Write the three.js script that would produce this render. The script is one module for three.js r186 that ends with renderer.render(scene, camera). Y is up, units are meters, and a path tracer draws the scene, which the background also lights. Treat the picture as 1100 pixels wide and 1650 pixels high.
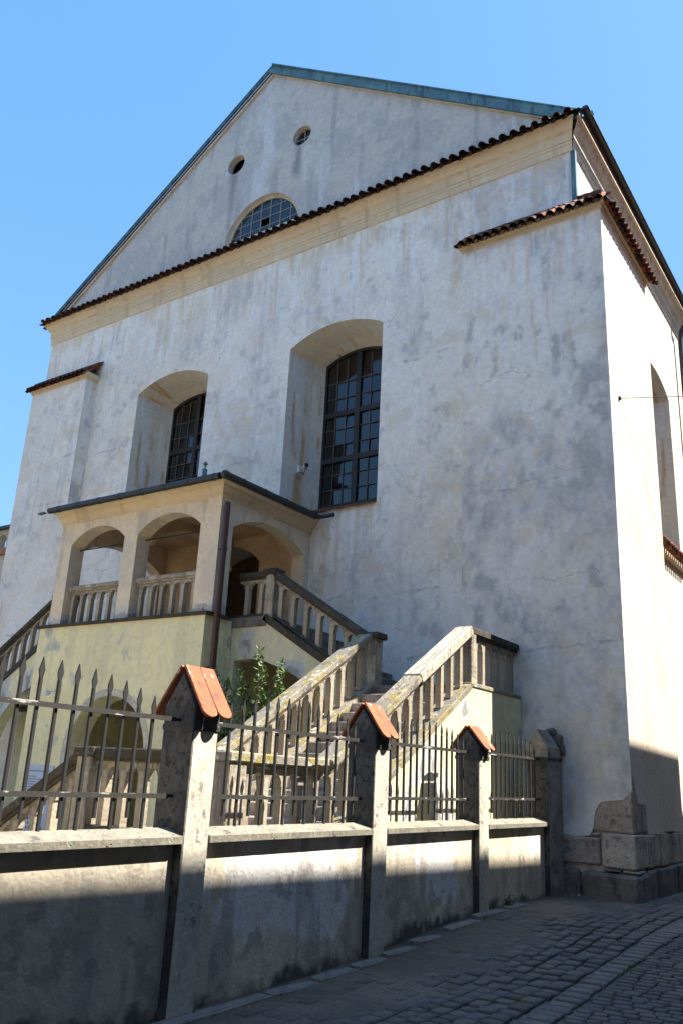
import * as THREE from 'three';
import { mergeGeometries } from 'three/addons/utils/BufferGeometryUtils.js';
import { ConvexGeometry } from 'three/addons/geometries/ConvexGeometry.js';

// ---------------------------------------------------------------- camera, sky, sun, exposure
const scene = new THREE.Scene();
const camera = new THREE.PerspectiveCamera(62.98, 682 / 1024, 0.1, 600);
camera.rotation.order = 'YXZ';
camera.position.set(4.674, 1.6, 14.645);
camera.rotation.set(0.307, 0.609, 0.05);
const renderer = new THREE.WebGLRenderer({ antialias: true });
renderer.setSize(682, 1024);
renderer.toneMapping = THREE.LinearToneMapping;
renderer.toneMappingExposure = 2.65;
renderer.shadowMap.enabled = true;
const SUN = new THREE.Vector3(1, 1.5, -0.69).normalize();
{
  const W = 512, H = 256, d = new Float32Array(W * H * 4), v = new THREE.Vector3();
  for (let j = 0; j < H; j++) for (let i = 0; i < W; i++) {
    const el = ((j + 0.5) / H - 0.5) * Math.PI, az = ((i + 0.5) / W - 0.5) * 2 * Math.PI;
    v.set(Math.cos(el) * Math.cos(az), Math.sin(el), Math.cos(el) * Math.sin(az));
    const g = Math.max(0, v.dot(SUN)), up = Math.max(0, v.y);
    const hz = Math.exp(-up * 2.6), glow = 0.14 * Math.pow(g, 3) + 0.08 * Math.pow(g, 14);
    const o = (j * W + i) * 4;
    d[o] = 0.048 + 0.158 * hz + glow * 0.62;
    d[o + 1] = 0.157 + 0.2 * hz + glow * 0.7;
    d[o + 2] = 0.385 + 0.128 * hz + glow * 0.64;
    d[o + 3] = 1;
  }
  const sky = new THREE.DataTexture(d, W, H, THREE.RGBAFormat, THREE.FloatType);
  sky.mapping = THREE.EquirectangularReflectionMapping;
  sky.magFilter = sky.minFilter = THREE.LinearFilter;
  sky.needsUpdate = true;
  scene.background = sky;
  scene.environment = sky;
}
const sun = new THREE.DirectionalLight(new THREE.Color(1, 0.93, 0.82), 5.0);
sun.position.copy(SUN).multiplyScalar(60).add(new THREE.Vector3(-6, 6, 2));
sun.target.position.set(-6, 6, 2);
sun.castShadow = true;
Object.assign(sun.shadow.camera, { left: -26, right: 26, top: 26, bottom: -26, near: 1, far: 160 });
sun.shadow.mapSize.set(4096, 4096);
scene.add(sun, sun.target);

// ---------------------------------------------------------------- helpers
let seed = 7;
const rnd = () => { seed = (Math.imul(seed, 1664525) + 1013904223) >>> 0; return seed / 4294967296; };
const rr = (a, b) => a + (b - a) * rnd();
const lerp = (a, b, t) => a + (b - a) * t;
const clamp = (x, a = 0, b = 1) => Math.min(b, Math.max(a, x));
const sst = (a, b, x) => { const t = clamp((x - a) / (b - a)); return t * t * (3 - 2 * t); };
const mix3 = (a, b, t) => [lerp(a[0], b[0], t), lerp(a[1], b[1], t), lerp(a[2], b[2], t)];
const hash = (i, j, s) => { let h = Math.imul(i, 374761393) + Math.imul(j, 668265263) + Math.imul(s, 1274126177) | 0; h = Math.imul(h ^ (h >>> 13), 1274126177); return ((h ^ (h >>> 16)) >>> 0) / 4294967296; };
function vn(x, y, s, px = 0, py = 0) {
  const i = Math.floor(x), j = Math.floor(y); let u = x - i, v = y - j; u = u * u * (3 - 2 * u); v = v * v * (3 - 2 * v);
  let i1 = i + 1, j1 = j + 1, i0 = i, j0 = j;
  if (px) { i0 = ((i % px) + px) % px; i1 = (i0 + 1) % px; }
  if (py) { j0 = ((j % py) + py) % py; j1 = (j0 + 1) % py; }
  const a = hash(i0, j0, s), b = hash(i1, j0, s), c = hash(i0, j1, s), d = hash(i1, j1, s);
  return a + (b - a) * u + (c - a + (a - b - c + d) * u) * v;
}
function fbm(x, y, s, o = 4, px = 0, py = 0) {
  let t = 0, a = 0.5, n = 0;
  for (let k = 0; k < o; k++) { t += a * vn(x, y, s + k * 17, px, py); n += a; a *= 0.5; x *= 2; y *= 2; px *= 2; py *= 2; }
  return t / n;
}
const enc = (c) => { c = clamp(c); return 255 * (c <= 0.0031308 ? 12.92 * c : 1.055 * Math.pow(c, 1 / 2.4) - 0.055); };
// f(x, y) in metres over [x0,x1]x[y0,y1] -> linear albedo; uv of the geometry is in metres
function colourMap(w, h, x0, x1, y0, y1, f) {
  const d = new Uint8Array(w * h * 4);
  for (let j = 0, o = 0; j < h; j++) for (let i = 0; i < w; i++, o += 4) {
    const c = f(lerp(x0, x1, (i + 0.5) / w), lerp(y0, y1, (j + 0.5) / h));
    d[o] = enc(c[0]); d[o + 1] = enc(c[1]); d[o + 2] = enc(c[2]); d[o + 3] = 255;
  }
  return finish(d, w, h, x0, x1, y0, y1, true);
}
function heightMap(w, h, x0, x1, y0, y1, f) {
  const d = new Uint8Array(w * h * 4);
  for (let j = 0, o = 0; j < h; j++) for (let i = 0; i < w; i++, o += 4) {
    const c = 255 * clamp(f(lerp(x0, x1, (i + 0.5) / w), lerp(y0, y1, (j + 0.5) / h)));
    d[o] = d[o + 1] = d[o + 2] = c; d[o + 3] = 255;
  }
  return finish(d, w, h, x0, x1, y0, y1, false);
}
function finish(d, w, h, x0, x1, y0, y1, srgb) {
  const t = new THREE.DataTexture(d, w, h, THREE.RGBAFormat);
  t.wrapS = t.wrapT = THREE.RepeatWrapping; t.magFilter = THREE.LinearFilter; t.minFilter = THREE.LinearMipmapLinearFilter; t.generateMipmaps = true;
  if (srgb) t.colorSpace = THREE.SRGBColorSpace;
  t.repeat.set(1 / (x1 - x0), 1 / (y1 - y0)); t.offset.set(-x0 / (x1 - x0), -y0 / (y1 - y0));
  t.needsUpdate = true; return t;
}
const lin = (r, g, b) => new THREE.Color().setRGB(r, g, b);
function mat(o) { return new THREE.MeshStandardMaterial({ roughness: 0.9, metalness: 0, ...o }); }

// uv in metres from the dominant direction of each face
function worldUV(g) {
  if (g.index) g = g.toNonIndexed();
  for (const k of Object.keys(g.attributes)) if (!['position', 'normal'].includes(k)) g.deleteAttribute(k);
  const p = g.attributes.position, uv = new Float32Array(p.count * 2), a = new THREE.Vector3(), b = new THREE.Vector3(), c = new THREE.Vector3();
  if (!g.attributes.normal) g.computeVertexNormals();
  for (let i = 0; i < p.count; i += 3) {
    a.fromBufferAttribute(p, i); b.fromBufferAttribute(p, i + 1); c.fromBufferAttribute(p, i + 2);
    const n = b.clone().sub(a).cross(c.clone().sub(a)); const x = Math.abs(n.x), y = Math.abs(n.y), z = Math.abs(n.z);
    [a, b, c].forEach((q, k) => {
      const o = (i + k) * 2;
      if (z >= x && z >= y) { uv[o] = q.x; uv[o + 1] = q.y; } else if (x >= y) { uv[o] = q.z; uv[o + 1] = q.y; } else { uv[o] = q.x; uv[o + 1] = q.z; }
    });
  }
  g.setAttribute('uv', new THREE.BufferAttribute(uv, 2));
  return g;
}
const taken = {};
const numbered = (n) => { taken[n] = (taken[n] ?? -1) + 1; return taken[n] ? n + '_' + String(taken[n]).padStart(3, '0') : n; };
function mesh(name, geos, m, parent, keepUV = false) {
  const list = (Array.isArray(geos) ? geos : [geos]).map((g) => keepUV ? (g.index ? g.toNonIndexed() : g) : worldUV(g));
  const o = new THREE.Mesh(list.length > 1 ? mergeGeometries(list) : list[0], m);
  o.castShadow = o.receiveShadow = true; o.name = parent ? name : numbered(name); (parent ?? scene).add(o); return o;
}
function shared(name, geo, m, parent, x, y, z) { const o = new THREE.Mesh(geo, m); o.castShadow = o.receiveShadow = true; o.name = name; o.position.set(x, y, z); parent.add(o); return o; }
function thing(name, label, category, group) { const o = new THREE.Group(); o.name = numbered(name); o.userData = { label, category }; if (group) o.userData.group = group; scene.add(o); return o; }
function part(name, parent) { const o = new THREE.Group(); o.name = name; parent.add(o); return o; }
function structure(name) { const o = new THREE.Group(); o.name = name; o.userData = { kind: 'structure' }; scene.add(o); return o; }
// box from min to max corner
const bx = (x0, x1, y0, y1, z0, z1) => new THREE.BoxGeometry(x1 - x0, y1 - y0, z1 - z0).translate((x0 + x1) / 2, (y0 + y1) / 2, (z0 + z1) / 2);
// box with chamfered edges, optionally uneven corners
function chamfer(w, h, d, c, jit = 0) {
  const pts = [];
  for (const sx of [-1, 1]) for (const sy of [-1, 1]) for (const sz of [-1, 1]) {
    const jx = rr(-jit, jit), jy = rr(-jit, jit), jz = rr(-jit, jit), X = sx * w / 2 + jx, Y = sy * h / 2 + jy, Z = sz * d / 2 + jz;
    pts.push(new THREE.Vector3(X - sx * c, Y - sy * c, Z), new THREE.Vector3(X - sx * c, Y, Z - sz * c), new THREE.Vector3(X, Y - sy * c, Z - sz * c));
  }
  return new ConvexGeometry(pts);
}
const cbx = (x0, x1, y0, y1, z0, z1, c = 0.01, jit = 0) => chamfer(x1 - x0, y1 - y0, z1 - z0, c, jit).translate((x0 + x1) / 2, (y0 + y1) / 2, (z0 + z1) / 2);
// bottom left, up, over a segmental arch, down to bottom right
function arch(cx, hw, y0, ys, rise, n = 18) {
  const R = (hw * hw + rise * rise) / (2 * rise), a = Math.asin(Math.min(1, hw / R)), A = rise > hw ? Math.PI - a : a, p = [[cx - hw, y0]];
  for (let i = 0; i <= n; i++) { const t = lerp(-A, A, i / n); p.push([cx + R * Math.sin(t), ys + rise - R + R * Math.cos(t)]); }
  p.push([cx + hw, y0]); return p;
}
const ell = (cx, cy, r, n = 28) => Array.from({ length: n }, (_, i) => [cx + r * Math.cos(i / n * 2 * Math.PI), cy + r * Math.sin(i / n * 2 * Math.PI)]);
const path = (p, C = THREE.Path) => { const s = new C(); p.forEach(([x, y], i) => i ? s.lineTo(x, y) : s.moveTo(x, y)); s.closePath(); return s; };
function sheet(outline, holes = []) { const s = path(outline, THREE.Shape); holes.forEach((h) => s.holes.push(path(h))); return new THREE.ShapeGeometry(s, 1); }
function slab(outline, holes, depth, bevel = 0) { const s = path(outline, THREE.Shape); holes.forEach((h) => s.holes.push(path(h))); return new THREE.ExtrudeGeometry(s, { depth, bevelEnabled: bevel > 0, bevelThickness: bevel, bevelSize: bevel, bevelSegments: 1, bevelOffset: -bevel, curveSegments: 8 }); }
const fromZY = (g) => { g.rotateY(-Math.PI / 2); g.computeBoundingBox(); return g.translate(-g.boundingBox.min.x, 0, 0); }; // u -> z, v -> y, thickness along x from 0
function tris(p) { const g = new THREE.BufferGeometry(); g.setAttribute('position', new THREE.BufferAttribute(new Float32Array(p.flat()), 3)); g.computeVertexNormals(); return g; }
const quad = (p, a, b, c, d) => p.push(a, b, c, a, c, d);
function loft(A, B) { const p = []; for (let i = 0; i + 1 < A.length; i++) quad(p, A[i], A[i + 1], B[i + 1], B[i]); return tris(p); }
const at = (pts, z) => pts.map(([x, y]) => [x, y, z]);
// a moulding profile [[off, y]...] carried round corner points [[x, z, ox, oz]...]
function sweep(profile, corners) {
  const p = [];
  for (let i = 0; i + 1 < corners.length; i++) for (let k = 0; k + 1 < profile.length; k++) {
    const P = (c, q) => [c[0] + c[2] * q[0], q[1], c[1] + c[3] * q[0]];
    quad(p, P(corners[i], profile[k]), P(corners[i + 1], profile[k]), P(corners[i + 1], profile[k + 1]), P(corners[i], profile[k + 1]));
  }
  return tris(p);
}
const tube = (pts, r, seg = 24, rad = 8) => new THREE.TubeGeometry(new THREE.CatmullRomCurve3(pts.map((q) => new THREE.Vector3(...q)), false, 'catmullrom', 0.1), seg, r, rad);
function bar(a, b, w, h) { // rectangular bar between two points, w sideways, h upwards
  const A = new THREE.Vector3(...a), B = new THREE.Vector3(...b), d = B.clone().sub(A), L = d.length(); d.normalize();
  let up = Math.abs(d.y) > 0.9 ? new THREE.Vector3(0, 0, 1) : new THREE.Vector3(0, 1, 0);
  const s = new THREE.Vector3().crossVectors(up, d).normalize(); up = new THREE.Vector3().crossVectors(d, s);
  return new THREE.BoxGeometry(w, h, L).applyMatrix4(new THREE.Matrix4().makeBasis(s, up, d)).translate((A.x + B.x) / 2, (A.y + B.y) / 2, (A.z + B.z) / 2);
}
function clip(poly, region) { // convex region, counter-clockwise
  let out = poly;
  for (let i = 0; i < region.length; i++) {
    const [ax, ay] = region[i], [bx_, by] = region[(i + 1) % region.length], inp = out; out = [];
    const side = ([x, y]) => (bx_ - ax) * (y - ay) - (by - ay) * (x - ax);
    for (let k = 0; k < inp.length; k++) {
      const P = inp[k], Q = inp[(k + 1) % inp.length], s = side(P), t = side(Q);
      if (s >= 0) out.push(P);
      if (s * t < 0) { const f = s / (s - t); out.push([lerp(P[0], Q[0], f), lerp(P[1], Q[1], f)]); }
    }
    if (out.length < 3) return [];
  }
  return out;
}
const area = (p) => Math.abs(p.reduce((s, [x, y], i) => { const q = p[(i + 1) % p.length]; return s + x * q[1] - q[0] * y; }, 0)) / 2;

// ---------------------------------------------------------------- materials
// jagged, branching cracks as polylines: [x, y, heading, segments, step]
const cracks = [];
for (const [x, y, h, n, st] of [[-4.6, 11.6, 0.9, 16, 0.13], [-4.62, 8.2, -0.5, 13, 0.12], [-2.0, 9.4, 0.15, 26, 0.1], [-1.2, 7.1, 0.1, 22, 0.09], [-3.3, 7.2, 2.6, 14, 0.1], [0.3, 5.2, 3.0, 20, 0.11], [-12.6, 8.8, 3.8, 12, 0.12], [-9.9, 12.0, 1.2, 12, 0.1], [-16.4, 10.2, -0.3, 12, 0.12], [-7.2, 12.2, 1.9, 14, 0.11], [-1.9, 4.1, 0.3, 18, 0.1], [-3.5, 5.4, 0.2, 12, 0.12]]) {
  const walk = (x, y, h, n, w) => { for (let i = 0; i < n; i++) { const a = h + rr(-0.9, 0.9), l = st * rr(0.5, 1.3), x2 = x + Math.cos(a) * l, y2 = y + Math.sin(a) * l; cracks.push([x, y, x2, y2, w * (1 - 0.6 * i / n)]); if (n > 9 && rnd() < 0.12) walk(x2, y2, h + rr(-1.2, 1.2), 4, w * 0.7); x = x2; y = y2; } };
  walk(x, y, h, n, 0.009);
}
const grid = new Map(); cracks.forEach((c) => { for (let i = Math.floor(Math.min(c[0], c[2]) - 0.1); i <= Math.max(c[0], c[2]) + 0.1; i++) for (let j = Math.floor(Math.min(c[1], c[3]) - 0.1); j <= Math.max(c[1], c[3]) + 0.1; j++) { const k = i * 1000 + j; if (!grid.has(k)) grid.set(k, []); grid.get(k).push(c); } });
function crackAt(x, y) {
  const l = grid.get(Math.floor(x) * 1000 + Math.floor(y)); if (!l) return 0; let m = 0;
  for (const [ax, ay, bx_, by, w] of l) { const dx = bx_ - ax, dy = by - ay, t = clamp(((x - ax) * dx + (y - ay) * dy) / (dx * dx + dy * dy)), d = Math.hypot(x - ax - t * dx, y - ay - t * dy); m = Math.max(m, 1 - sst(w * 0.4, w, d)); }
  return m;
}
const facadeColour = (x, y) => {
  const wx = x + 0.7 * fbm(x * 0.9, y * 0.9, 3, 3), wy = y + 0.7 * fbm(x * 0.9, y * 0.9, 5, 3);
  const n = fbm(wx * 0.5, wy * 0.5, 11, 4), m = fbm(wx * 2.1, wy * 1.6, 21, 6), s = fbm(x * 3.4, y * 0.3, 31, 4), f = fbm(x * 15, y * 15, 41, 3), q = fbm(x * 5.5, y * 4.2, 45, 5);
  const right = x > -2.36 ? 1 : 0;
  let c = [0.80, 0.75, 0.67];
  c = mix3(c, [0.73, 0.635, 0.52], 0.6 * sst(0.46, 0.66, fbm(wx * 0.42 + 9, wy * 0.42, 51, 4)));
  // grey older render where the wash has worn: broken up by fine texture, not soft clouds
  c = mix3(c, [0.54, 0.525, 0.505], (0.3 + 0.48 * right) * sst(0.46 - 0.09 * right, 0.60, n * 0.45 + m * 0.35 + q * 0.2));
  c = mix3(c, [0.66, 0.54, 0.39], 0.6 * sst(0.09, 0.03, Math.abs(x + 2.42) + 0.05 * (q - 0.5)) * sst(0.35, 0.5, fbm(x * 2, y * 0.9, 48, 4)) * (x < -2.36 ? 1 : 0));
  c = mix3(c, [0.42, 0.415, 0.41], (0.22 + 0.26 * right) * sst(0.53, 0.66, m * 0.5 + q * 0.5));
  c = mix3(c, [0.33, 0.32, 0.31], 0.22 * sst(0.60, 0.68, m * 0.4 + q * 0.6));
  c = mix3(c, [0.82, 0.81, 0.79], 0.3 * sst(0.5, 0.66, fbm(x * 4, y * 2.4, 47, 5)));
  c = mix3(c, [0.44, 0.43, 0.42], 0.3 * sst(0.58, 0.74, fbm(x * 6, y * 0.55, 67, 4)) * sst(0.45, 0.6, n));
  // old ochre coat left under the cornice, ragged lower edge, and runs of it
  const drip = y - 14.5 + 1.6 * (fbm(x * 1.1, y * 0.5, 71, 4) - 0.32) + 0.25 * (q - 0.5);
  c = mix3(c, [0.68, 0.52, 0.33], 0.7 * sst(0, 0.5, drip) * (0.75 + 0.5 * (f - 0.5)));
  c = mix3(c, [0.66, 0.55, 0.40], 0.4 * sst(0.64, 0.69, fbm(wx * 1.6 + 4, wy * 2.2, 77, 5)) * (0.6 + 0.8 * f));
  // rain runs below the two window sills and from the tile strips
  for (const [x0, x1, yt, len] of [[-7.3, -4.7, 7.35, 1.3], [-12.8, -10.2, 7.35, 0.8], [-2.4, 0.7, 12.6, 1.5], [-17.4, 0, 14.6, 0.9]]) if (x > x0 && x < x1 && y < yt) {
    const r = fbm(x * 8, y * 0.6, 97 + len * 10, 4), d = (yt - y) / len; if (d < 2) c = mix3(c, r > 0.5 ? [0.60, 0.47, 0.31] : [0.84, 0.83, 0.81], 0.4 * sst(0.03, 0.16, Math.abs(r - 0.5) - 0.055 * d));
  }
  // broken render: horizontal breaks, knocked-off flakes, cracks
  for (const [y0, k] of [[9.15, 81], [7.0, 83], [10.6, 87], [5.3, 89], [3.9, 101]]) {
    const yy = y0 + 0.03 * (x + 4) + 0.25 * (fbm(x * 0.9, 3, k, 3) - 0.5), dy = Math.abs(y - yy); if (dy > 0.25) continue;
    c = mix3(c, [0.38, 0.35, 0.31], 0.75 * sst(0.08, 0.0, dy + 0.14 * fbm(x * 7, y * 11, k + 1, 4) - 0.03) * sst(0.5, 0.56, fbm(x * 0.8, 7, k + 2, 3)));
  }
  c = mix3(c, [0.2, 0.19, 0.18], 0.55 * crackAt(x + 0.05 * (q - 0.5), y + 0.05 * (f - 0.5)));
  const k = 0.87 + 0.26 * f; return [c[0] * k, c[1] * k, c[2] * k];
};
const T = {};
T.facade = colourMap(2048, 2048, -18.2, 1.2, -0.6, 16, facadeColour);
T.gable = colourMap(1024, 512, -18, 0.5, 15, 22, (x, y) => {
  const m = fbm(x * 1.1, y * 0.9, 121, 5), s = fbm(x * 2.6, y * 0.22, 131, 4), f = fbm(x * 13, y * 13, 141, 3);
  let c = [0.52, 0.485, 0.43];
  c = mix3(c, [0.42, 0.405, 0.38], 0.8 * sst(0.45, 0.6, m * 0.6 + 0.4 * fbm(x * 5, y * 4, 125, 5)));
  c = mix3(c, [0.62, 0.615, 0.6], 0.7 * sst(0.56, 0.72, s) * sst(0.4, 0.6, fbm(x * 0.4, y * 0.4, 151, 2)));
  c = mix3(c, [0.30, 0.29, 0.28], 0.5 * sst(0.58, 0.74, fbm(x * 3.1, y * 0.3, 161, 5)));
  const u = Math.abs(x + 8.9); c = mix3(c, [0.64, 0.635, 0.62], 0.75 * sst(0.5, 0.1, u + 0.7 * (fbm(x * 3, y * 0.8, 171, 3) - 0.4)) * sst(21.4, 19, y) * 0.8);
  for (const cx of [-7.6, -10.0]) c = mix3(c, [0.17, 0.175, 0.19], 0.7 * sst(0.34, 0.1, Math.abs(x - cx) + 0.25 * fbm(x * 5, y * 1.2, 181, 3)) * sst(18.5, 18.2, y) * sst(16.9, 17.6, y));
  const k = 0.85 + 0.3 * f; return [c[0] * k, c[1] * k, c[2] * k];
});
T.side = colourMap(512, 1024, -11, 1, -0.5, 15.5, (x, y) => {
  const m = fbm(x * 1.1, y * 0.8, 201, 4), s = fbm(x * 4, y * 0.3, 211, 3), f = fbm(x * 14, y * 14, 221, 2);
  let c = [0.68, 0.60, 0.495];
  c = mix3(c, [0.62, 0.51, 0.38], 0.6 * sst(0.5, 0.68, m)); c = mix3(c, [0.5, 0.41, 0.32], 0.5 * sst(0.6, 0.75, s));
  const k = 0.88 + 0.24 * f; return [c[0] * k, c[1] * k, c[2] * k];
});
T.yellow = colourMap(1024, 1024, 0, 8, 0, 8, (x, y) => {
  const m = fbm(x * 1.5, y * 1.5, 301, 5, 12, 12), f = fbm(x * 12, y * 12, 311, 3, 96, 96), p = fbm(x * 2, y * 1.5, 321, 5, 16, 12), s = fbm(x * 4, y * 0.5, 331, 3, 32, 4);
  let c = [0.82, 0.74, 0.44];
  c = mix3(c, [0.70, 0.64, 0.39], 0.5 * sst(0.42, 0.68, m)); c = mix3(c, [0.74, 0.69, 0.48], 0.3 * sst(0.5, 0.7, s));
  c = mix3(c, [0.45, 0.455, 0.45], 0.6 * sst(0.625, 0.68, p * 0.8 + 0.2 * fbm(x * 9, y * 7, 325, 4, 72, 56) + 0.02)); c = mix3(c, [0.33, 0.34, 0.33], 0.6 * sst(0.68, 0.73, p));
  c = mix3(c, [0.44, 0.41, 0.27], 0.25 * sst(0.56, 0.7, fbm(x * 6, y * 0.5, 335, 5, 48, 4)));
  
  const k = 0.88 + 0.24 * f; return [c[0] * k, c[1] * k, c[2] * k];
});
T.flight = colourMap(512, 512, 0, 6, 0, 6, (x, y) => {
  const f = fbm(x * 12, y * 12, 351, 3, 72, 72), p = fbm(x * 3, y * 1.5, 361, 5, 18, 9), m = fbm(x * 1.5, y * 1.5, 371, 4, 9, 9);
  let c = mix3([0.72, 0.67, 0.42], [0.62, 0.58, 0.4], sst(0.4, 0.65, m));
  c = mix3(c, [0.47, 0.48, 0.49], 0.9 * sst(0.55, 0.6, p)); c = mix3(c, [0.2, 0.2, 0.19], 0.7 * sst(0.66, 0.72, p));
  const k = 0.86 + 0.28 * f; return [c[0] * k, c[1] * k, c[2] * k];
});
T.cream = colourMap(1024, 512, -12, -6, 4.4, 7.2, (x, y) => {
  const m = fbm(x * 2, y * 2, 401, 4), f = fbm(x * 14, y * 14, 411, 3), w = fbm(x * 3, y * 2.2, 421, 5);
  let c = mix3([0.70, 0.585, 0.42], [0.62, 0.53, 0.41], sst(0.4, 0.65, m));
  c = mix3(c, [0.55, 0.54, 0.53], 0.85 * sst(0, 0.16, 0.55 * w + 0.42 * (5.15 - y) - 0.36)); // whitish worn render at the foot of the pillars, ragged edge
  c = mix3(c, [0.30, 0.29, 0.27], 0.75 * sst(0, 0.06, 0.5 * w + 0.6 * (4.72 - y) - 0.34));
  c = mix3(c, [0.4, 0.36, 0.3], 0.5 * sst(0.6, 0.72, fbm(x * 5, y * 0.7, 431, 4)));
  const k = 0.88 + 0.24 * f; return [c[0] * k, c[1] * k, c[2] * k];
});
T.reveal = colourMap(512, 1024, -2, 2, 6, 13, (x, y) => {
  const s = fbm(x * 7, y * 0.5, 501, 4), f = fbm(x * 13, y * 13, 511, 3), m = fbm(x * 1.5, y * 1.2, 521, 4);
  let c = mix3([0.66, 0.6, 0.49], [0.6, 0.57, 0.5], sst(0.4, 0.6, m));
  c = mix3(c, [0.50, 0.30, 0.13], 0.85 * sst(0.53, 0.66, s) * sst(0.38, 0.55, m)); c = mix3(c, [0.66, 0.655, 0.63], 0.6 * sst(0.56, 0.7, fbm(x * 6, y * 0.4, 531, 3)));
  const k = 0.88 + 0.24 * f; return [c[0] * k, c[1] * k, c[2] * k];
});
T.ochre = colourMap(1024, 256, 0, 16, 0, 4, (x, y) => {
  const m = fbm(x * 1, y * 2, 541, 5, 16, 8), f = fbm(x * 12, y * 12, 551, 3, 192, 48), s = fbm(x * 3, y * 0.5, 561, 4, 48, 2);
  let c = mix3([0.68, 0.535, 0.345], [0.63, 0.50, 0.34], sst(0.4, 0.6, m)); c = mix3(c, [0.7, 0.64, 0.54], 0.5 * sst(0.56, 0.72, s)); c = mix3(c, [0.42, 0.30, 0.18], 0.45 * sst(0.62, 0.74, fbm(x * 5, y * 1, 571, 4, 80, 4))); const k = 0.9 + 0.2 * f; return [c[0] * k, c[1] * k, c[2] * k];
});
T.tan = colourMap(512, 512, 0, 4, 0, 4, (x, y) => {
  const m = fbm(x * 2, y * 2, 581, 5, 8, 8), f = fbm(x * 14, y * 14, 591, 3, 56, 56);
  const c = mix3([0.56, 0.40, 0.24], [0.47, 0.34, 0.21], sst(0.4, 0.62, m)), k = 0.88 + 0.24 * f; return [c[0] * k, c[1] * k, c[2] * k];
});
T.fence = colourMap(2048, 512, 0, 13, -0.5, 1.2, (z, y) => {
  const m = fbm(z * 1.7, y * 1.7, 601, 5), f = fbm(z * 16, y * 16, 611, 3), p = fbm(z * 1.3 + 5, y * 0.75, 621, 5), s = fbm(z * 6, y * 0.8, 631, 4);
  let c = mix3([0.70, 0.615, 0.475], [0.60, 0.525, 0.41], sst(0.42, 0.6, m));
  if (z > 9.1) c = mix3(c, [0.47, 0.425, 0.345], 0.7);
  const wash = 0.45 * sst(9.0, 8.2, z) + 0.2 * sst(6.2, 5, z);
  c = mix3(c, [0.76, 0.74, 0.72], 0.9 * sst(0.0, 0.09, p - 0.60 + 0.22 * wash + 0.16 * (fbm(z * 7, y * 5, 625, 5) - 0.5) - 0.42 * sst(0.35, -0.2, y)));
  c = mix3(c, [0.33, 0.30, 0.26], 0.5 * sst(0.56, 0.72, s)); c = mix3(c, [0.3, 0.27, 0.23], 0.5 * sst(0.60, 0.66, fbm(z * 6, y * 5, 637, 5)));
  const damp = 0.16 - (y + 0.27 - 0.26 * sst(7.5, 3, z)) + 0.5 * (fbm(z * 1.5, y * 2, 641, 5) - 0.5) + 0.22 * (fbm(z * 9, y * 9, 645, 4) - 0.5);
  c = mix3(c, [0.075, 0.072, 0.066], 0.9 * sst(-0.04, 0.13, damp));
  const k = 0.84 + 0.32 * f; return [c[0] * k, c[1] * k, c[2] * k];
});
T.concrete = colourMap(512, 512, 0, 2, 0, 2, (x, y) => {
  const m = fbm(x * 3, y * 3, 701, 4, 6, 6), f = fbm(x * 30, y * 30, 711, 3, 60, 60), l = fbm(x * 18, y * 18, 721, 3, 36, 36);
  let c = mix3([0.56, 0.515, 0.425], [0.47, 0.435, 0.365], sst(0.35, 0.65, m)); c = mix3(c, [0.14, 0.135, 0.13], 0.7 * sst(0.66, 0.72, l) * sst(0.45, 0.6, m));
  c = mix3(c, [0.62, 0.58, 0.5], 0.5 * sst(0.6, 0.7, fbm(x * 4, y * 2, 731, 4, 8, 4)));
  const k = 0.75 + 0.5 * f; return [c[0] * k, c[1] * k, c[2] * k];
});
T.darkRender = colourMap(512, 512, 0, 1, 0, 1, (x, y) => {
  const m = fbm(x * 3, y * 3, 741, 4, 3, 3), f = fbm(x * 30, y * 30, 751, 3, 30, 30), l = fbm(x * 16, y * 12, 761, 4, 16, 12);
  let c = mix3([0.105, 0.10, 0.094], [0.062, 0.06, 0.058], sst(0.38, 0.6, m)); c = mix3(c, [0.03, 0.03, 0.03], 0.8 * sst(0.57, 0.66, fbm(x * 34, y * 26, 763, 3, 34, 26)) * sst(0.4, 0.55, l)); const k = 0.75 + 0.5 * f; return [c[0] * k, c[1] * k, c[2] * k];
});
T.stone = colourMap(512, 512, 0, 2, 0, 2, (x, y) => {
  const m = fbm(x * 3, y * 3, 801, 5, 6, 6), f = fbm(x * 26, y * 26, 811, 3, 52, 52), l = fbm(x * 9, y * 9, 821, 4, 18, 18);
  let c = mix3([0.55, 0.475, 0.40], [0.42, 0.37, 0.325], sst(0.38, 0.62, m)); c = mix3(c, [0.2, 0.18, 0.16], 0.7 * sst(0.6, 0.72, l)); c = mix3(c, [0.64, 0.57, 0.49], 0.5 * sst(0.6, 0.7, fbm(x * 5, y * 5, 831, 3, 10, 10)));
  const k = 0.78 + 0.44 * f; return [c[0] * k, c[1] * k, c[2] * k];
});
T.baluster = colourMap(512, 512, 0, 2, 0, 2, (x, y) => {
  const m = fbm(x * 4, y * 3, 851, 4, 8, 6), f = fbm(x * 26, y * 26, 861, 3, 52, 52), s = fbm(x * 14, y * 1.5, 871, 4, 28, 3);
  let c = mix3([0.40, 0.335, 0.25], [0.29, 0.25, 0.195], sst(0.38, 0.62, m)); c = mix3(c, [0.16, 0.15, 0.14], 0.75 * sst(0.56, 0.7, s)); c = mix3(c, [0.55, 0.5, 0.42], 0.4 * sst(0.6, 0.72, fbm(x * 7, y * 7, 881, 3, 14, 14)));
  const k = 0.8 + 0.4 * f; return [c[0] * k, c[1] * k, c[2] * k];
});
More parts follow.
